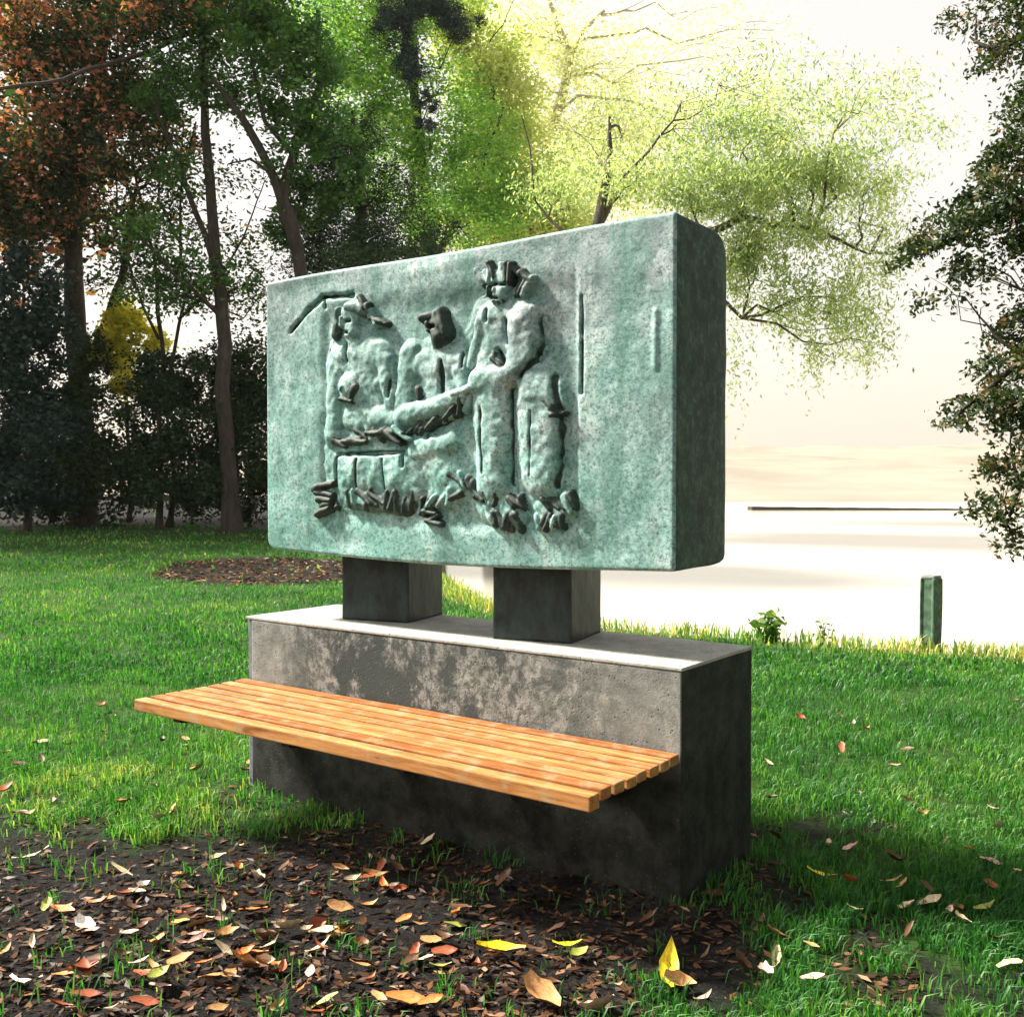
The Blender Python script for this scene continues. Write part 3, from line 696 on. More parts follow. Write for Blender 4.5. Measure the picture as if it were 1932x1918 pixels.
# ------------------------------------------------------------------ fallen leaves
def leaf_mesh(kind, mat):
    """curled leaf, 1 unit long, 20 triangles"""
    n = 6; V = []; rr = np.random.default_rng(500 + kind)
    curl = rr.uniform(0.3, 1.8); fold = rr.uniform(0.2, 1.0); wd = (0.14, 0.17, 0.22, 0.10, 0.19, 0.27)[kind % 6]; tw = rr.uniform(-.6, .6)
    for i in range(n):
        t = i / (n - 1); w = (wd * math.sin(math.pi * min(1, t * 0.93 + 0.07)) ** 0.75) * rr.uniform(.72, 1.2) + 0.006
        zc = curl * 0.30 * (t - .5) ** 2 * 2; a = tw * (t - .5)
        for s_ in (-1, 0, 1):
            V.append((t - .5, s_ * w * math.cos(a) * rr.uniform(.8, 1.15) + 0.05 * math.sin(t * 3 + kind), zc + abs(s_) * w * fold + s_ * w * math.sin(a) + 0.02 * math.sin(t * 19 + s_)))
    Fq = [(i * 3 + j, i * 3 + j + 1, i * 3 + j + 4, i * 3 + j + 3) for i in range(n - 1) for j in range(2)]
    me = np_mesh('fallen_leaf', np.array(V), np.array(Fq), smooth=True); me.materials.append(mat); return me
def dry(name, col, rough=0.5, tr=0.15):
    m, nt, out = newmat(name); v = coords(nt, (3, 8, 8)); n = noise(nt, v, 2.2, 5, 0.7)
    a = tuple(c * 0.55 for c in col)
    c = ramp(nt, [(0.3, a), (0.55, col), (0.8, tuple(min(1, q * 1.25) for q in col))], n)
    p = principled(nt, out, c, rough, None, 0, 0.35); return m
LM = {'russet': dry('russet_leaf', (0.30, 0.075, 0.03)), 'brown': dry('brown_leaf', (0.10, 0.045, 0.022)), 'tan': dry('tan_leaf', (0.50, 0.27, 0.11)),
      'pale': dry('pale_leaf', (0.62, 0.50, 0.33)), 'yellow': dry('yellow_leaf', (0.85, 0.66, 0.03)), 'pink': dry('pink_leaf', (0.60, 0.38, 0.32)),
      'orange': dry('orange_leaf', (0.68, 0.22, 0.06)), 'olive': dry('olive_leaf', (0.30, 0.33, 0.07)), 'white': dry('white_leaf', (0.78, 0.74, 0.70))}
LME = {}
def get_leaf(kind, col):
    if (kind, col) not in LME: LME[(kind, col)] = leaf_mesh(kind, LM[col])
    return LME[(kind, col)]
def gz(x, y): return float(height(np.array([[x, y]]))[0][0])
SEEN = {}
def put_leaf(x, y, kind, col, size, rz, label, group=None, tilt=None, lift=0.012):
    o = link('fallen_leaf', get_leaf(kind, col)); o.scale = (size,) * 3
    o.location = (x, y, gz(x, y) + lift)
    tilt = tilt or (random.gauss(0, .28), random.gauss(0, .25)); o.rotation_euler = (tilt[0], tilt[1], rz)
    if label in SEEN:                            # a second one like it: say how it lies to the first
        fx_, fy_ = SEEN[label]; dx, dy = x / y * 8 - fx_ / fy_ * 8, y - fy_
        label += (', the right one' if dx > 0 else ', the left one') if abs(dx) > abs(dy) else (', the farther one' if dy > 0 else ', the nearer one')
    SEEN[label] = (x, y)
    tag(o, label, 'leaf', group); return o
def leaf_px(px, py, kind, col, size, rz, label, **k):
    p = ground_at(px, py, 0.01); return put_leaf(p[0], p[1], kind, col, size, rz, label, 'fallen leaves', **k)
leaf_px(945, 1798, 0, 'yellow', 0.135, R(0), 'broad bright yellow leaf lying flat on the dark soil left of the bench corner', tilt=(0.15, 0.05), lift=0.02)
leaf_px(1070, 1777, 3, 'yellow', 0.085, R(8), 'thin yellow leaf on the soil just below the bench corner', tilt=(0.2, 0), lift=0.015)
leaf_px(1263, 1838, 1, 'yellow', 0.150, R(86), 'yellow leaf standing lengthwise on the dark soil in front of the block', tilt=(0.1, -0.5), lift=0.03)
leaf_px(1550, 1652, 3, 'yellow', 0.095, R(-25), 'thin yellow leaf caught in the shaded grass right of the block', lift=0.03)
leaf_px(1467, 1772, 0, 'tan', 0.07, R(-15), 'amber leaf at the grass edge by the front corner of the block', lift=0.03)
leaf_px(765, 1790 + 95, 2, 'orange', 0.10, R(10), 'vivid orange leaf at the bottom of the leaf litter', tilt=(0.2, 0.1), lift=0.02)
leaf_px(160, 1753, 5, 'white', 0.075, R(-35), 'crumpled whitish leaf on the grey soil at the far left', lift=0.02)
leaf_px(50, 1852, 3, 'white', 0.120, R(-24), 'long curved pale leaf on the bare soil in the lower left corner', lift=0.02)
leaf_px(118, 1838, 2, 'orange', 0.055, R(15), 'small salmon leaf beside the long curved pale leaf', lift=0.02)
leaf_px(270, 1675, 5, 'white', 0.05, R(50), 'tiny white leaf on the soil above the brown litter', lift=0.02)
leaf_px(60, 1622, 3, 'pale', 0.12, R(20), 'long cream leaf where the left lawn thins out', lift=0.03)
leaf_px(380, 1790, 3, 'olive', 0.05, R(0), 'small lime leaf among the brown litter', lift=0.02)
leaf_px(1905, 1835, 2, 'pale', 0.10, R(40), 'cream curled leaf on the grass in the lower right corner', lift=0.03)
leaf_px(1860, 1650 + 75, 1, 'olive', 0.07, R(10), 'olive yellow leaf on the grass at the right edge', lift=0.04)
leaf_px(1020, 1885, 5, 'tan', 0.12, R(-50), 'large curled tan leaf on the soil below the broad yellow leaf', lift=0.02)
leaf_px(1130, 1905, 5, 'pink', 0.10, R(20), 'crumpled pinkish leaf on the soil below the bench corner', lift=0.02)
names = {'russet': 'russet', 'brown': 'dark brown', 'tan': 'tan', 'pale': 'straw', 'pink': 'pinkish', 'orange': 'orange', 'olive': 'olive'}
shapes = ('narrow', 'slim folded', 'oval', 'thread thin', 'curled', 'broad crumpled')
def where_soil(px, py):
    row = 'high' if py < 1660 else 'midway' if py < 1730 else 'lower' if py < 1800 else 'low' if py < 1860 else 'lowest'
    if px < 180: a = 'on grey soil by the left edge'
    elif px < 330: a = 'on soil left of the litter'
    elif px < 470: a = 'in litter below the left bench end'
    elif px < 610: a = 'in litter left of the bench middle'
    elif px < 750: a = 'in litter below the bench middle'
    elif px < 890: a = 'left of the broad yellow leaf'
    elif px < 1050: a = 'on soil around the broad yellow leaf'
    elif px < 1240: a = 'between the two largest yellow leaves'
    else: a = 'on soil right of the upright yellow leaf'
    return row + ' ' + a
made = 0
while made < 205:
    px = random.gauss(560, 230) if random.random() < .72 else random.uniform(0, 1500); py = random.gauss(1745, 90) if random.random() < .65 else random.uniform(1640, 1915)
    if not (0 < px < 1480 and 1560 < py < 1917): continue
    p = ground_at(px, py)
    if on_plinth(np.array([p[:2]]), 0.02)[0] or soil_mask(np.array([p[:2]]))[0] < .4: continue
    c = random.choices(['russet', 'brown', 'tan', 'pale', 'pink', 'orange', 'olive'], [6, 9, 8, 4, 3, 3, 1])[0]
    if px > 950 and random.random() < .6: c = 'brown'
    ar = R(random.gauss(35, 40)); k = random.randrange(6); sz = random.uniform(0.038, 0.085)
    put_leaf(p[0], p[1], k, c, sz, ar, f'{"small " if sz < .05 else "large " if sz > .072 else ""}{names[c]} {shapes[k]} leaf {where_soil(px, py)}', f'{names[c]} leaves in the litter',
             tilt=(random.gauss(0, .30), random.gauss(0, .22)), lift=random.uniform(.012, .035)); made += 1
made = 0
while made < 70:
    right = random.random() < .6
    px = random.uniform(1440, 1930) if right else random.uniform(0, 480); py = random.uniform(1330, 1910) if right else random.uniform(1330, 1600)
    p = ground_at(px, py)
    if on_plinth(np.array([p[:2]]), 0.03)[0] or soil_mask(np.array([p[:2]]))[0] > .5: continue
    c = random.choices(['russet', 'tan', 'pale', 'pink', 'brown'], [2, 4, 4, 3, 3])[0]
    k = random.randrange(6); sz = random.uniform(0.04, 0.08)
    if right: w_ = ('beside the block on the right' if px < 1570 else 'out on the right lawn' if px < 1760 else 'near the right edge') + (', far back' if py < 1480 else ', halfway' if py < 1700 else ', up front')
    else: w_ = ('by the left edge' if px < 160 else 'out on the left lawn' if px < 320 else 'near the left bench end') + (', far back' if py < 1420 else ', halfway' if py < 1510 else ', near soil')
    put_leaf(p[0], p[1], k, c, sz, random.uniform(0, 6.28), f'{"small " if sz < .055 else ""}{names[c]} {shapes[k]} leaf on grass {w_}', f'{names[c]} leaves on the lawn', lift=random.uniform(.03, .05)); made += 1
# small crumbled litter nobody could count
M_litter = leafmat('litter_bits', [(0.0, (0.012, 0.008, 0.006)), (0.5, (0.05, 0.025, 0.014)), (0.8, (0.20, 0.09, 0.04)), (1.0, (0.42, 0.28, 0.18))], 0.1)
def litter(n, x, y, size, seed):
    P2 = np.stack([x, y], 1); ok = (soil_mask(P2) > rng.uniform(0.1, .6, len(P2))) & ~on_plinth(P2, .01); P2 = P2[ok]
    z, d = height(P2); V, Fq = leaf_arrays(np.column_stack([P2, z + 0.008]), size, 0.4, 0, 0.6)
    c = V.reshape(-1, 4, 3); cz = c[:, :, 2].mean(1)[:, None]; c[:, :, 2] = cz + (c[:, :, 2] - cz) * 0.35
    return c.reshape(-1, 3), Fq, np.repeat(rng.beta(1.3, 2.2, len(P2)), 4)
yy = 2.2 * (4.6 / 2.2) ** rng.uniform(0, 1, 16000); xx = rng.uniform(-0.56, 0.4, 16000) * yy
dens = vnoise(np.stack([xx, yy], 1), 2.0, 77)
k = rng.uniform(0, 1, 16000) < dens * 1.3
V1, F1, c1 = litter(0, xx[k], yy[k], 0.034, 1)
V2, F2, c2 = litter(0, rng.uniform(-6.5, -1.0, 6000), rng.uniform(12.5, 19, 6000), 0.09, 2)
tag(link('leaf_litter', np_mesh('leaf_litter', np.concatenate([V1, V2]), np.concatenate([F1, F2 + len(V1)]), {'rnd': np.concatenate([c1, np.clip(c2 + .15, 0, 1)])}), None, M_litter), kind='stuff')

# ------------------------------------------------------------------ trees
GREEN = [(0.0, (0.015, 0.05, 0.015)), (0.5, (0.045, 0.14, 0.03)), (1.0, (0.14, 0.28, 0.06))]
L_dark = leafmat('dark_leaf', [(0.0, (0.008, 0.022, 0.010)), (0.6, (0.02, 0.05, 0.018)), (1.0, (0.05, 0.09, 0.03))], 0.2)
L_green = leafmat('green_leaf', GREEN, 0.4)
L_bright = leafmat('bright_leaf', [(0.0, (0.07, 0.20, 0.035)), (0.5, (0.18, 0.38, 0.08)), (1.0, (0.42, 0.55, 0.16))], 0.6)
L_willow = leafmat('willow_leaf', [(0.0, (0.12, 0.21, 0.09)), (0.6, (0.34, 0.42, 0.22)), (1.0, (0.60, 0.62, 0.44))], 0.55)
L_maple = leafmat('autumn_leaf', [(0.0, (0.012, 0.018, 0.020)), (0.40, (0.02, 0.05, 0.022)), (0.62, (0.06, 0.13, 0.05)), (0.70, (0.45, 0.15, 0.12)), (0.82, (0.85, 0.33, 0.22)), (1.0, (0.90, 0.50, 0.22))], 0.4)
L_near = leafmat('near_leaf', [(0.0, (0.008, 0.02, 0.008)), (0.55, (0.025, 0.05, 0.015)), (0.8, (0.07, 0.09, 0.03)), (0.9, (0.20, 0.12, 0.06)), (1.0, (0.35, 0.22, 0.14))], 0.25)
L_blue = leafmat('blue_green_needle', [(0.0, (0.008, 0.018, 0.022)), (0.6, (0.02, 0.045, 0.045)), (1.0, (0.06, 0.10, 0.09))], 0.15)
L_yellow = leafmat('yellow_shrub_leaf', [(0.0, (0.30, 0.32, 0.04)), (0.5, (0.65, 0.60, 0.08)), (1.0, (0.85, 0.72, 0.16))], 0.6)
L_thicket = leafmat('mixed_thicket_leaf', [(0.0, (0.01, 0.025, 0.012)), (0.6, (0.03, 0.07, 0.02)), (0.82, (0.12, 0.18, 0.04)), (0.92, (0.45, 0.36, 0.07)), (1.0, (0.60, 0.28, 0.10))], 0.35)
L_lime = leafmat('lime_leaf', [(0.0, (0.14, 0.24, 0.05)), (0.5, (0.32, 0.42, 0.12)), (1.0, (0.55, 0.56, 0.26))], 0.5)
L_pale = leafmat('haze_painted_leaf', [(0.0, (0.50, 0.56, 0.38)), (0.5, (0.68, 0.68, 0.54)), (1.0, (0.82, 0.80, 0.70))], 0.5)  # haze and glare painted in as pale leaf colour

def crown_points(blobs, n, sub=0.30, k=14):
    C = []; W = []
    tot = sum(b[3] * b[4] * (b[6] if len(b) > 6 else 1) for b in blobs)
    for b in blobs:
        px, py, Y, rx, rz = b[:5]; ry = b[5] if len(b) > 5 and b[5] else None; wt = b[6] if len(b) > 6 else 1
        c = at(px, py, Y); m = Y / FX; RX, RZ = rx * m, rz * m; RY = ry if ry else RX
        nb = int(n * rx * rz * wt / tot); kk = max(4, k)
        u = rng.normal(0, 1, (kk, 3)); u /= np.linalg.norm(u, axis=1)[:, None]
        cc = u * (rng.uniform(0.15, 1, kk) ** 0.5)[:, None]
        ids = rng.integers(0, kk, nb); sg = sub * (0.6 + 0.8 * rng.uniform(0, 1, kk))
        q = cc[ids] + rng.normal(0, 1, (nb, 3)) * sg[ids][:, None] * 0.55
        C.append(c + q * np.array([RX, RY, RZ])); W.append(np.clip(rng.uniform(0, 1, kk)[ids] * .55 + rng.uniform(0, 1, nb) * .5 - .02, 0, 1))
    return np.concatenate(C), np.concatenate(W)
def nearest_on(path, q):
    best = min(range(len(path)), key=lambda i: np.linalg.norm(np.asarray(path[i]) - q) + max(0, path[i][2] - q[2] + 0.5) * 2)
    return best
def tree(name, label, cat, trunks, blobs, n, lsize, lm, bark=M_bark, group=None, aspect=0.5, branchr=0.05, twigs=3, sub=0.30, k=14, extra=None, droop=0.1, biasr=None, shade_mass=None, shade_leaf=0.15):
    """trunks: list of (list of (px,py,Y), r0, r1)"""
    paths = []
    for pts, r0, r1 in trunks:
        raw = [at(*p) for p in pts]
        fine = []
        for a, b in zip(raw[:-1], raw[1:]):
            seg = wiggle(a, b, 4, 0.012); fine += seg[:-1]
        fine.append(raw[-1]); paths.append((fine, r0, r1))
    root_loc = np.array(paths[0][0][0]); root_loc[2] = gz(root_loc[0], root_loc[1]) - 0.05
    paths[0][0][0] = root_loc.copy()
    T = Tubes()
    for fine, r0, r1 in paths:
        m = len(fine); T.add([p - root_loc for p in fine], [(r0 + (r1 - r0) * (i / (m - 1)) ** 0.8) * (1.35 if i == 0 and fine is paths[0][0] else 1) for i in range(m)], 9)
    for b in blobs:
        q = at(*b[:3]); allp = [(np.linalg.norm(p - q) + max(0, p[2] - q[2] + .3) * 1.2, p, r0 + (r1 - r0) * i / len(f)) for f, r0, r1 in paths for i, p in enumerate(f) if i > 1]
        _, s, rr = min(allp, key=lambda t: t[0])
        r0 = min(branchr, rr * .8); pth = wiggle(s, q, 6, 0.045)
        T.add([p - root_loc for p in pth], [r0 * (1 - .8 * i / 6) for i in range(7)], 5)
        m = b[2] / FX
        for _ in range(twigs):
            st_ = pth[random.randrange(2, 7)]; e = q + rng.normal(0, .55, 3) * np.array([b[3] * m, b[3] * m, b[4] * m])
            T.add([p - root_loc for p in wiggle(st_, e, 4, 0.06)], [r0 * .35, r0 * .28, r0 * .2, r0 * .14, r0 * .08], 4)
    C, w = crown_points(blobs, n, sub, k)
    if extra is not None: C = np.concatenate([C, extra[0]]); w = np.concatenate([w, extra[1]])
    if biasr: w = np.clip(w * biasr[0] + biasr[1], 0, 1)
    keep = C[:, 2] > gz(root_loc[0], root_loc[1]) - 0.1; C = C[keep]; w = w[keep]
    V, Fq = leaf_arrays(C - root_loc, lsize, aspect, droop)
    root = tag(empty(name, root_loc), label, cat, group)
    link('trunk', T.mesh('trunk'), root, bark)
    link('crown', np_mesh('crown', V, Fq, {'rnd': np.repeat(w, 4)}), root, lm)
    if shade_mass:  # added leaf masses that cast shade, filed under the tree's crown
        C = []
        for (x, y, z, a, b, c) in shade_mass:
            u = rng.normal(0, 1, (40, 3)); u /= np.linalg.norm(u, axis=1)[:, None]; u *= rng.uniform(.2, 1, (40, 1)) ** .4
            q = u[rng.integers(0, 40, 2600)] + rng.normal(0, .17, (2600, 3)); C.append(np.array([x, y, z]) + q * np.array([a, b, c]))
        C = np.concatenate(C); C = C[C[:, 2] > .1]; V, Fq = leaf_arrays(C - root_loc, shade_leaf, .6, droop)
        link('crown', np_mesh('crown', V, Fq, {'rnd': np.repeat(rng.uniform(0, 1, len(C)), 4)}), root, lm)
    return root

# 1 autumn tree, far left
tree('autumn_tree', 'big dark-trunked tree with orange and pink autumn leaves at the far left', 'tree',
     [([(155, 1000, 27), (150, 720, 27), (138, 450, 26.5), (165, 250, 26), (205, 40, 26), (230, -150, 26)], 0.33, 0.10),
      ([(165, 700, 27), (205, 600, 26.6), (235, 500, 26.3), (250, 380, 26)], 0.16, 0.07), ([(140, 470, 26.5), (60, 330, 26), (-20, 200, 25.5)], 0.2, 0.07),
      ([(-60, 170, 20), (120, 150, 22), (300, 90, 24), (420, 40, 25)], 0.03, 0.05)],
     [(60, 60, 25, 120, 80), (190, 60, 25, 120, 80), (330, 30, 24, 110, 50), (90, 180, 25, 110, 70), (210, 190, 25.5, 90, 60), (50, 290, 25, 90, 60), (190, 290, 25, 80, 60),
      (300, 280, 25, 70, 50, None, .5), (120, 380, 26, 90, 60, None, .7), (60, 420, 26, 80, 60), (230, 420, 26, 70, 60, None, .5), (470, 35, 24, 70, 35), (100, -90, 25, 220, 90), (330, -80, 25, 170, 80), (10, 380, 25, 70, 80), (120, 300, 25.5, 80, 60), (280, 200, 25, 80, 60, None, .8)],
     50000, 0.15, L_maple, sub=.36, k=26, branchr=.07, twigs=7, shade_leaf=.32,
     shade_mass=[(-15.5, 24, 9, 3, 3, 3.5), (-18, 21, 10, 3.5, 3, 3.5), (-14.5, 28, 9.5, 3, 3, 4), (-19, 26, 8, 3, 3, 3.5), (-17, 30, 11, 3, 3, 3)])  # leaf masses mostly beyond the left edge, added to shade the far lawn
# 2 slender trees
tree('slender_tree', 'slender dark tree with one straight stem and sparse leaves, left of the slab', 'tree',
     [([(440, 1000, 24), (425, 650, 24), (405, 480, 24), (393, 300, 24), (380, 100, 24), (378, -120, 24)], 0.20, 0.06),
      ([(405, 500, 24), (340, 300, 24), (290, 200, 23.5)], 0.08, 0.03), ([(420, 600, 24), (330, 520, 23.5), (260, 440, 23)], 0.06, 0.02)],
     [(380, 120, 24, 100, 70), (460, 190, 24, 60, 50), (300, 160, 24, 80, 60), (330, 330, 24, 60, 45, None, .5), (290, 450, 23.6, 80, 50, None, .55), (360, 520, 24, 80, 40, None, .8),
      (450, 60, 24, 90, 60), (300, 560, 24, 80, 40, None, .7), (450, 540, 24, 50, 60, None, .45), (400, -80, 24, 180, 80)],
     18000, 0.12, L_green, sub=.34, k=22, twigs=7, group='dark slender trees at the lawn edge')
tree('slender_tree', 'slender tree with forked leaning stems just above the left end of the slab', 'tree',
     [([(600, 1000, 23), (585, 640, 23), (560, 470, 23), (520, 340, 23), (455, 220, 23), (400, 150, 23)], 0.22, 0.05),
      ([(562, 470, 23), (535, 380, 23), (560, 260, 23), (605, 160, 23), (600, 20, 23)], 0.16, 0.05), ([(545, 400, 23), (500, 318, 23), (470, 300, 23), (430, 310, 23)], 0.05, 0.015),
      ([(560, 300, 23), (500, 230, 23), (470, 90, 23)], 0.07, 0.03)],
     [(540, 200, 23, 70, 60), (600, 110, 23, 80, 60), (520, 90, 23, 80, 60), (620, 240, 23, 60, 50), (560, 300, 23, 60, 40, None, .6), (600, 380, 23.5, 60, 60), (540, 430, 23.5, 40, 50),
      (500, 10, 23, 100, 50), (640, 330, 23.5, 60, 60)],
     18000, 0.12, L_green, sub=.34, k=22, twigs=7, group='dark slender trees at the lawn edge')
tree('thicket_tree', 'many-stemmed thin tree tangled between the big trunk and the slender stems', 'tree',
     [([(300, 1000, 25), (310, 700, 25), (290, 480, 25), (250, 300, 25), (230, 150, 25)], 0.07, 0.02), ([(312, 760, 25), (350, 560, 25), (340, 380, 25), (370, 230, 25)], 0.05, 0.02), ([(300, 640, 25), (250, 520, 25), (220, 400, 25), (215, 260, 25)], 0.04, 0.015),
      ([(340, 600, 25), (420, 520, 25), (470, 420, 25), (500, 340, 25)], 0.04, 0.012), ([(345, 470, 25), (300, 380, 25), (310, 250, 25), (330, 160, 25)], 0.035, 0.012), ([(350, 560, 25), (460, 600, 25), (500, 540, 25)], 0.03, 0.01)],
     [(280, 330, 25, 90, 60), (350, 300, 25, 90, 60, None, .6), (240, 420, 25, 90, 60), (330, 420, 25, 90, 60, None, .7), (440, 460, 25, 90, 60, None, .5), (440, 330, 25, 70, 50, None, .35), (340, 540, 25, 100, 50), (460, 570, 25, 60, 40, None, .8), (230, 520, 25, 70, 40)],
     7000, 0.12, L_thicket, sub=.42, k=34, twigs=9, branchr=.03)
# 3 dark evergreen behind the slab
tree('dark_conifer', 'dark round evergreen standing just behind the upper left edge of the slab', 'tree',
     [([(690, 1000, 24.5), (690, 600, 24.5), (680, 330, 24.5), (665, 210, 24.5)], 0.25, 0.04)],
     [(670, 260, 24.5, 70, 60), (640, 340, 24.5, 80, 60), (720, 360, 24.5, 90, 60), (650, 440, 24.5, 110, 60), (760, 450, 24.5, 90, 50), (700, 520, 24.5, 160, 80), (600, 480, 24.5, 70, 60)],
     34000, 0.10, L_dark, sub=.4, k=22, aspect=.3)
# 4 bright green broadleaf behind
tree('broadleaf_tree', 'tall bright green leafy tree rising behind the middle of the slab', 'tree',
     [([(820, 1000, 38), (815, 600, 38), (800, 350, 38), (780, 150, 38), (770, -100, 38)], 0.4, 0.10), ([(810, 500, 38), (900, 350, 38), (950, 200, 38)], 0.15, 0.05)],
     [(680, 180, 37, 90, 70), (640, 90, 37, 100, 70), (740, 270, 37, 90, 60), (830, 260, 37, 90, 70), (900, 330, 37, 100, 70), (800, 370, 36.5, 100, 60), (860, 420, 36.5, 110, 50), (960, 400, 37, 70, 60),
      (740, 60, 37.5, 90, 70), (600, 10, 37, 110, 50), (850, 170, 38, 80, 60, None, .7), (920, 240, 38, 60, 50, None, .6), (720, 180, 37.5, 60, 60), (700, -60, 37, 200, 70)],
     48000, 0.15, L_bright, sub=.34, k=26)
# 5 blue-green spruce boughs at the top
tree('spruce_tree', 'tall blue-green spruce showing dark boughs at the top of the view', 'tree',
     [([(775, 1000, 41), (778, 400, 41), (780, 60, 41), (782, -150, 41)], 0.2, 0.08)],
     [(750, 50, 35, 45, 45), (775, 110, 35, 30, 45), (860, 35, 35, 45, 35), (800, 10, 35, 50, 30), (810, 190, 35, 22, 18), (780, -60, 36, 110, 60), (800, 235, 35, 22, 14)],
     26000, 0.14, L_blue, sub=.35, k=16, aspect=.25)
# 6 bank trees further round the bay, haze painted into their leaf colours
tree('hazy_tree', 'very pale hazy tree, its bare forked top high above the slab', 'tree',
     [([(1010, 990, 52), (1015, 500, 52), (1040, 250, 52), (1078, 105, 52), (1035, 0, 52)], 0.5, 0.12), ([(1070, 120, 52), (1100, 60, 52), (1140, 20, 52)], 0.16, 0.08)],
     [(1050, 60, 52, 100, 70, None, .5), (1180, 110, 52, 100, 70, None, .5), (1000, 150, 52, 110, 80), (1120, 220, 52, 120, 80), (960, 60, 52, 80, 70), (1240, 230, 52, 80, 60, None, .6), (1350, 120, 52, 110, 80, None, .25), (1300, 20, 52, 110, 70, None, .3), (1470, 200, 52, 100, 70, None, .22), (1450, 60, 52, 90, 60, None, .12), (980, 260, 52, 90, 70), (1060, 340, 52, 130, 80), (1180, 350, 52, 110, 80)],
     24000, 0.22, L_pale, bark=M_bark3, sub=.5, k=22, branchr=.08, group='trees with haze painted into their leaves round the bay')
tree('hazy_tree', 'yellowish hazy tree low between the bright green tree and the willow', 'tree',
     [([(930, 990, 40), (935, 600, 40), (940, 350, 40), (930, 150, 40)], 0.4, 0.10)],
     [(930, 180, 40, 80, 80), (900, 60, 40, 90, 70), (960, 300, 40, 90, 80), (1010, 400, 39, 90, 60), (1060, 420, 39, 70, 40), (930, 420, 40, 100, 60)],
     30000, 0.19, L_lime, bark=M_bark2, sub=.45, k=22, branchr=.12, biasr=(.6, .4), group='trees with haze painted into their leaves round the bay')
# 7 willow leaning over the water
def strands(specs, per=34, seedj=0):
    C = []; W = []
    for (px, py, Y, ln, cnt, spread) in specs:
        for _ in range(cnt):
            a = at(px + rng.normal(0, spread), py + rng.normal(0, 14), Y + rng.normal(0, .25)); L = ln * rng.uniform(.5, 1.1) * Y / FX
            dx, dy = rng.normal(0, .10), rng.normal(0, .10); t = np.linspace(0, 1, per)
            q = a + np.stack([dx * t ** 2, dy * t ** 2, -L * t], 1) + rng.normal(0, .028, (per, 3)); keep = rng.uniform(0, 1, per) < .8
            C.append(q[keep]); W.append(np.clip(rng.uniform(0, 1) * .4 + rng.uniform(0, .6, keep.sum()), 0, 1))
    return np.concatenate(C), np.concatenate(W)
ext = strands([(1400, 450, 10.6, 330, 9, 16), (1385, 560, 10.6, 250, 6, 8), (1440, 440, 10.8, 160, 8, 22), (1500, 480, 10.8, 260, 15, 24), (1560, 520, 10.8, 210, 14, 22), (1610, 470, 10.8, 230, 12, 20),
               (1660, 560, 10.9, 160, 7, 14), (1540, 640, 10.7, 110, 8, 14), (1330, 330, 10.8, 90, 8, 30), (1480, 330, 11, 110, 12, 40)])
tree('willow_tree', 'willow with pale green hanging fronds beside the right edge of the slab', 'tree',
     [([(1015, 1160, 10.5), (1030, 800, 10.6), (1080, 560, 10.8), (1130, 420, 11), (1150, 300, 11.2), (1150, 220, 11.2)], 0.15, 0.014), ([(1080, 560, 10.8), (1250, 470, 10.8), (1400, 410, 10.8), (1540, 430, 10.8), (1640, 480, 10.8)], 0.07, 0.010),
      ([(1120, 440, 11), (1180, 330, 11), (1270, 228, 11)], 0.035, 0.010), ([(1110, 500, 11), (1010, 380, 11.4), (1000, 280, 11.5), (985, 220, 11.5)], 0.02, 0.006), ([(1260, 470, 10.8), (1400, 600, 10.6), (1415, 540, 10.6)], 0.03, 0.01)],
     [(1060, 360, 11.5, 90, 50, None, .35), (1200, 340, 11, 110, 50, None, .45), (1180, 240, 12, 110, 50, None, .2), (1330, 180, 12, 120, 50, None, .15), (1700, 260, 11.8, 100, 60, None, .22), (1640, 180, 11.8, 110, 50, None, .2), (1450, 150, 12, 140, 50, None, .2), (1660, 460, 11, 60, 80, None, .3), (1620, 640, 10.9, 60, 60, None, .25), (1120, 300, 12, 100, 60, None, .25), (1290, 340, 11, 90, 50, None, .7), (1390, 370, 11, 90, 50), (1480, 330, 11.2, 90, 55), (1570, 320, 11.2, 90, 50, None, .6), (1400, 270, 11.4, 100, 50, None, .6),
      (1500, 230, 11.6, 110, 45, None, .35), (1640, 350, 11.2, 80, 50, None, .4), (1440, 460, 10.8, 70, 60, None, .5), (1540, 420, 10.8, 70, 50, None, .6), (1300, 240, 11.6, 80, 45, None, .35), (1600, 560, 10.8, 60, 70, None, .35), (1500, 570, 10.8, 70, 70, None, .35), (1400, 480, 10.7, 40, 70, None, .9)],
     40000, 0.055, L_willow, bark=M_bark2, aspect=.34, sub=.50, k=30, branchr=.018, extra=ext, droop=1.0)
# unseen leaf masses added to block sky light, right of the viewpoint and overhead (x, y, z, radii)
NEAR_SHADE = [(5.4, 1.8, 2.6, 1.5, 2.0, 2.6), (5.2, -1.4, 2.4, 1.6, 2.0, 2.6), (3.6, -4.2, 2.6, 2.0, 1.6, 2.6), (7.0, 4.2, 3.2, 1.6, 2.0, 2.8), (3.6, 1.0, 5.4, 2.2, 2.4, 1.2), (1.6, -1.6, 5.6, 2.4, 2.2, 1.2), (0.8, 1.4, 5.0, 1.6, 1.5, 0.7), (4.5, 3.8, 5.6, 1.8, 1.6, 1.2)]
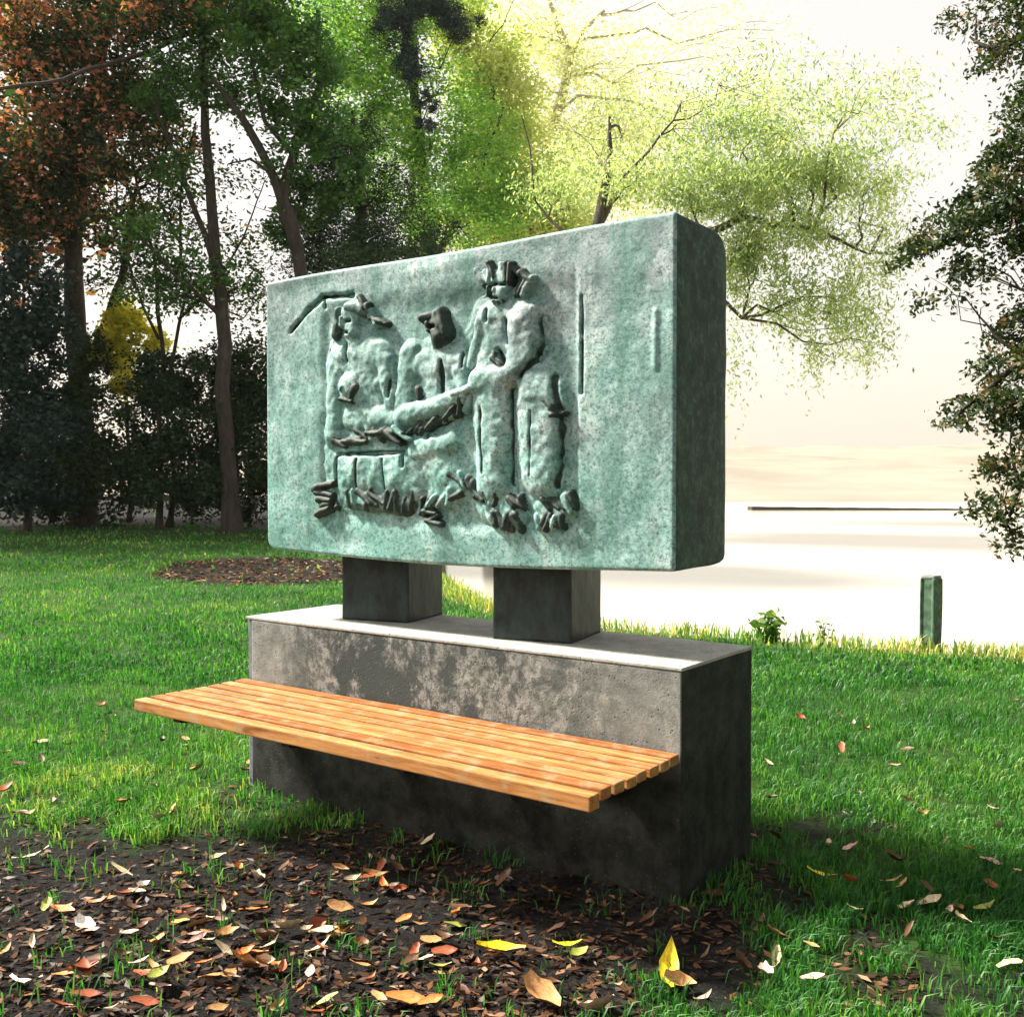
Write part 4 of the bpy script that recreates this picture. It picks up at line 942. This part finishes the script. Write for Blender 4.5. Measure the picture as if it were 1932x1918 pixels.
# 8 near tree to the right, with the added shading masses over the foreground
tree('overhanging_tree', 'near tree whose dark leafy branches reach in from the right edge', 'tree',
     [([(2730, 1650, 4.3), (2720, 1100, 4.3), (2650, 500, 4.3), (2560, -100, 4.2), (2300, -1200, 3.6)], 0.19, 0.08), ([(2660, 560, 4.3), (2300, 300, 4.6), (2050, 330, 5.0), (1850, 420, 5.2), (1740, 480, 5.3)], 0.06, 0.008),
      ([(2700, 800, 4.3), (2250, 560, 4.6), (2000, 600, 4.9), (1880, 720, 5.0), (1800, 790, 5.0)], 0.05, 0.006), ([(2710, 950, 4.3), (2300, 780, 4.5), (2050, 780, 4.7), (1930, 900, 4.8), (1900, 990, 4.8)], 0.04, 0.006),
      ([(2640, 400, 4.3), (2250, 50, 4.8), (2000, 20, 5.2), (1880, 100, 5.5), (1830, 70, 5.6)], 0.05, 0.006), ([(2560, -100, 4.2), (1900, -900, 2.8), (1300, -1300, 2.4)], 0.08, 0.03)],
     [(1840, 30, 5.6, 60, 30, .3, .35), (1790, 560, 5.2, 60, 40, .3, .15), (1925, 50, 5.4, 60, 45, .4), (1870, 110, 5.5, 30, 20, .3, .5), (1935, 200, 5.3, 30, 35, .3), (1920, 290, 5.2, 55, 45, .35), (1860, 380, 5.2, 60, 45, .3), (1790, 440, 5.2, 60, 32, .3, .8), (1720, 480, 5.3, 40, 22, .3, .5), (1920, 440, 5.1, 50, 50, .3), (1830, 500, 5.2, 50, 26, .3, .6),
      (1935, 620, 5.0, 35, 40, .3), (1890, 690, 5.0, 45, 40, .3, .7), (1850, 760, 5.0, 55, 28, .3, .7), (1800, 800, 5.0, 30, 14, .2, .6), (1925, 800, 4.9, 35, 55, .3), (1910, 880, 4.8, 36, 40, .3, .8), (1890, 960, 4.8, 42, 28, .3, .7), (1925, 1020, 4.8, 28, 30, .3, .6), (2040, 600, 4.9, 80, 420, .5, .35), (2060, 150, 5.0, 110, 200, .5, .35)],
     24000, 0.033, L_near, bark=M_bark, aspect=.5, sub=.40, k=22, branchr=.010, twigs=4, droop=.5, biasr=(.9, .1), shade_mass=NEAR_SHADE)

# shrubs along the back of the lawn
def shrub(label, blobs, n, ls, lm, Y, name='shrub', group='dark shrubs massed at the back of the lawn', sub=.34, biasr=None):
    px = sum(b[0] for b in blobs) / len(blobs)
    return tree(name, label, 'shrub', [([(px, 1000, Y), (px + 8, 900, Y), (px - 6, blobs[0][1], Y)], 0.09, 0.03)], blobs, n, ls, lm, sub=sub, k=20, branchr=.03, group=group, biasr=biasr)
shrub('dense black-green shrub against the left side of the slab', [(440, 700, 25, 70, 60), (470, 800, 25, 70, 80), (400, 780, 25, 80, 80), (450, 920, 25, 90, 70)], 20000, .12, L_dark, 25)
shrub('broad dark shrub between the big trunk and the slab', [(300, 780, 25.5, 90, 70), (330, 700, 25.5, 80, 50), (280, 900, 25.5, 110, 80), (370, 900, 25, 80, 70)], 20000, .12, L_dark, 25.5)
shrub('dark shrub with lighter flecks around the foot of the big trunk', [(150, 800, 26, 80, 90), (190, 900, 26, 90, 80), (110, 920, 26, 80, 70), (170, 680, 26.3, 40, 60)], 16000, .13, L_dark, 26, biasr=(1.1, .1))
shrub('bluish dark bush filling the left edge below the orange leaves', [(40, 560, 24, 80, 90), (20, 700, 24, 90, 90), (60, 820, 24, 90, 90), (30, 930, 24, 100, 70), (100, 640, 25, 50, 70)], 26000, .13, L_blue, 24)
shrub('yellow-leaved bush glowing beside the big trunk', [(232, 610, 26.8, 48, 50), (215, 670, 26.6, 36, 40), (240, 720, 26.5, 36, 36), (285, 640, 27, 36, 30)], 6500, .14, L_yellow, 27.5, group='yellow bush')
shrub('dark shrub hidden low behind the lower left corner of the slab', [(560, 850, 26, 90, 110), (640, 900, 26, 90, 80), (560, 700, 26, 90, 90)], 12000, .13, L_dark, 26)
shrub('low green shrub showing under the slab beyond the posts', [(760, 930, 27, 90, 60), (840, 880, 28, 90, 80)], 6000, .14, L_green, 27)

# ------------------------------------------------------------------ haze over the lake
HZ = True
if HZ:
    bm = bmesh.new(); bmesh.ops.create_cube(bm, size=1.0)
    for v in bm.verts: v.co = Vector((v.co.x * 1210, 50 + v.co.y * 1312, 13 + v.co.z * 33))
    m, nt, out = newmat('haze')
    pv = N(nt, 'ShaderNodeVolumePrincipled'); pv.inputs['Color'].default_value = (1.0, 0.94, 0.82, 1); pv.inputs['Density'].default_value = 0.00015
    pv.inputs['Anisotropy'].default_value = 0.25
    nt.links.new(pv.outputs[0], out.inputs['Volume'])
    tag(bm_obj('haze', bm, m), kind='stuff')
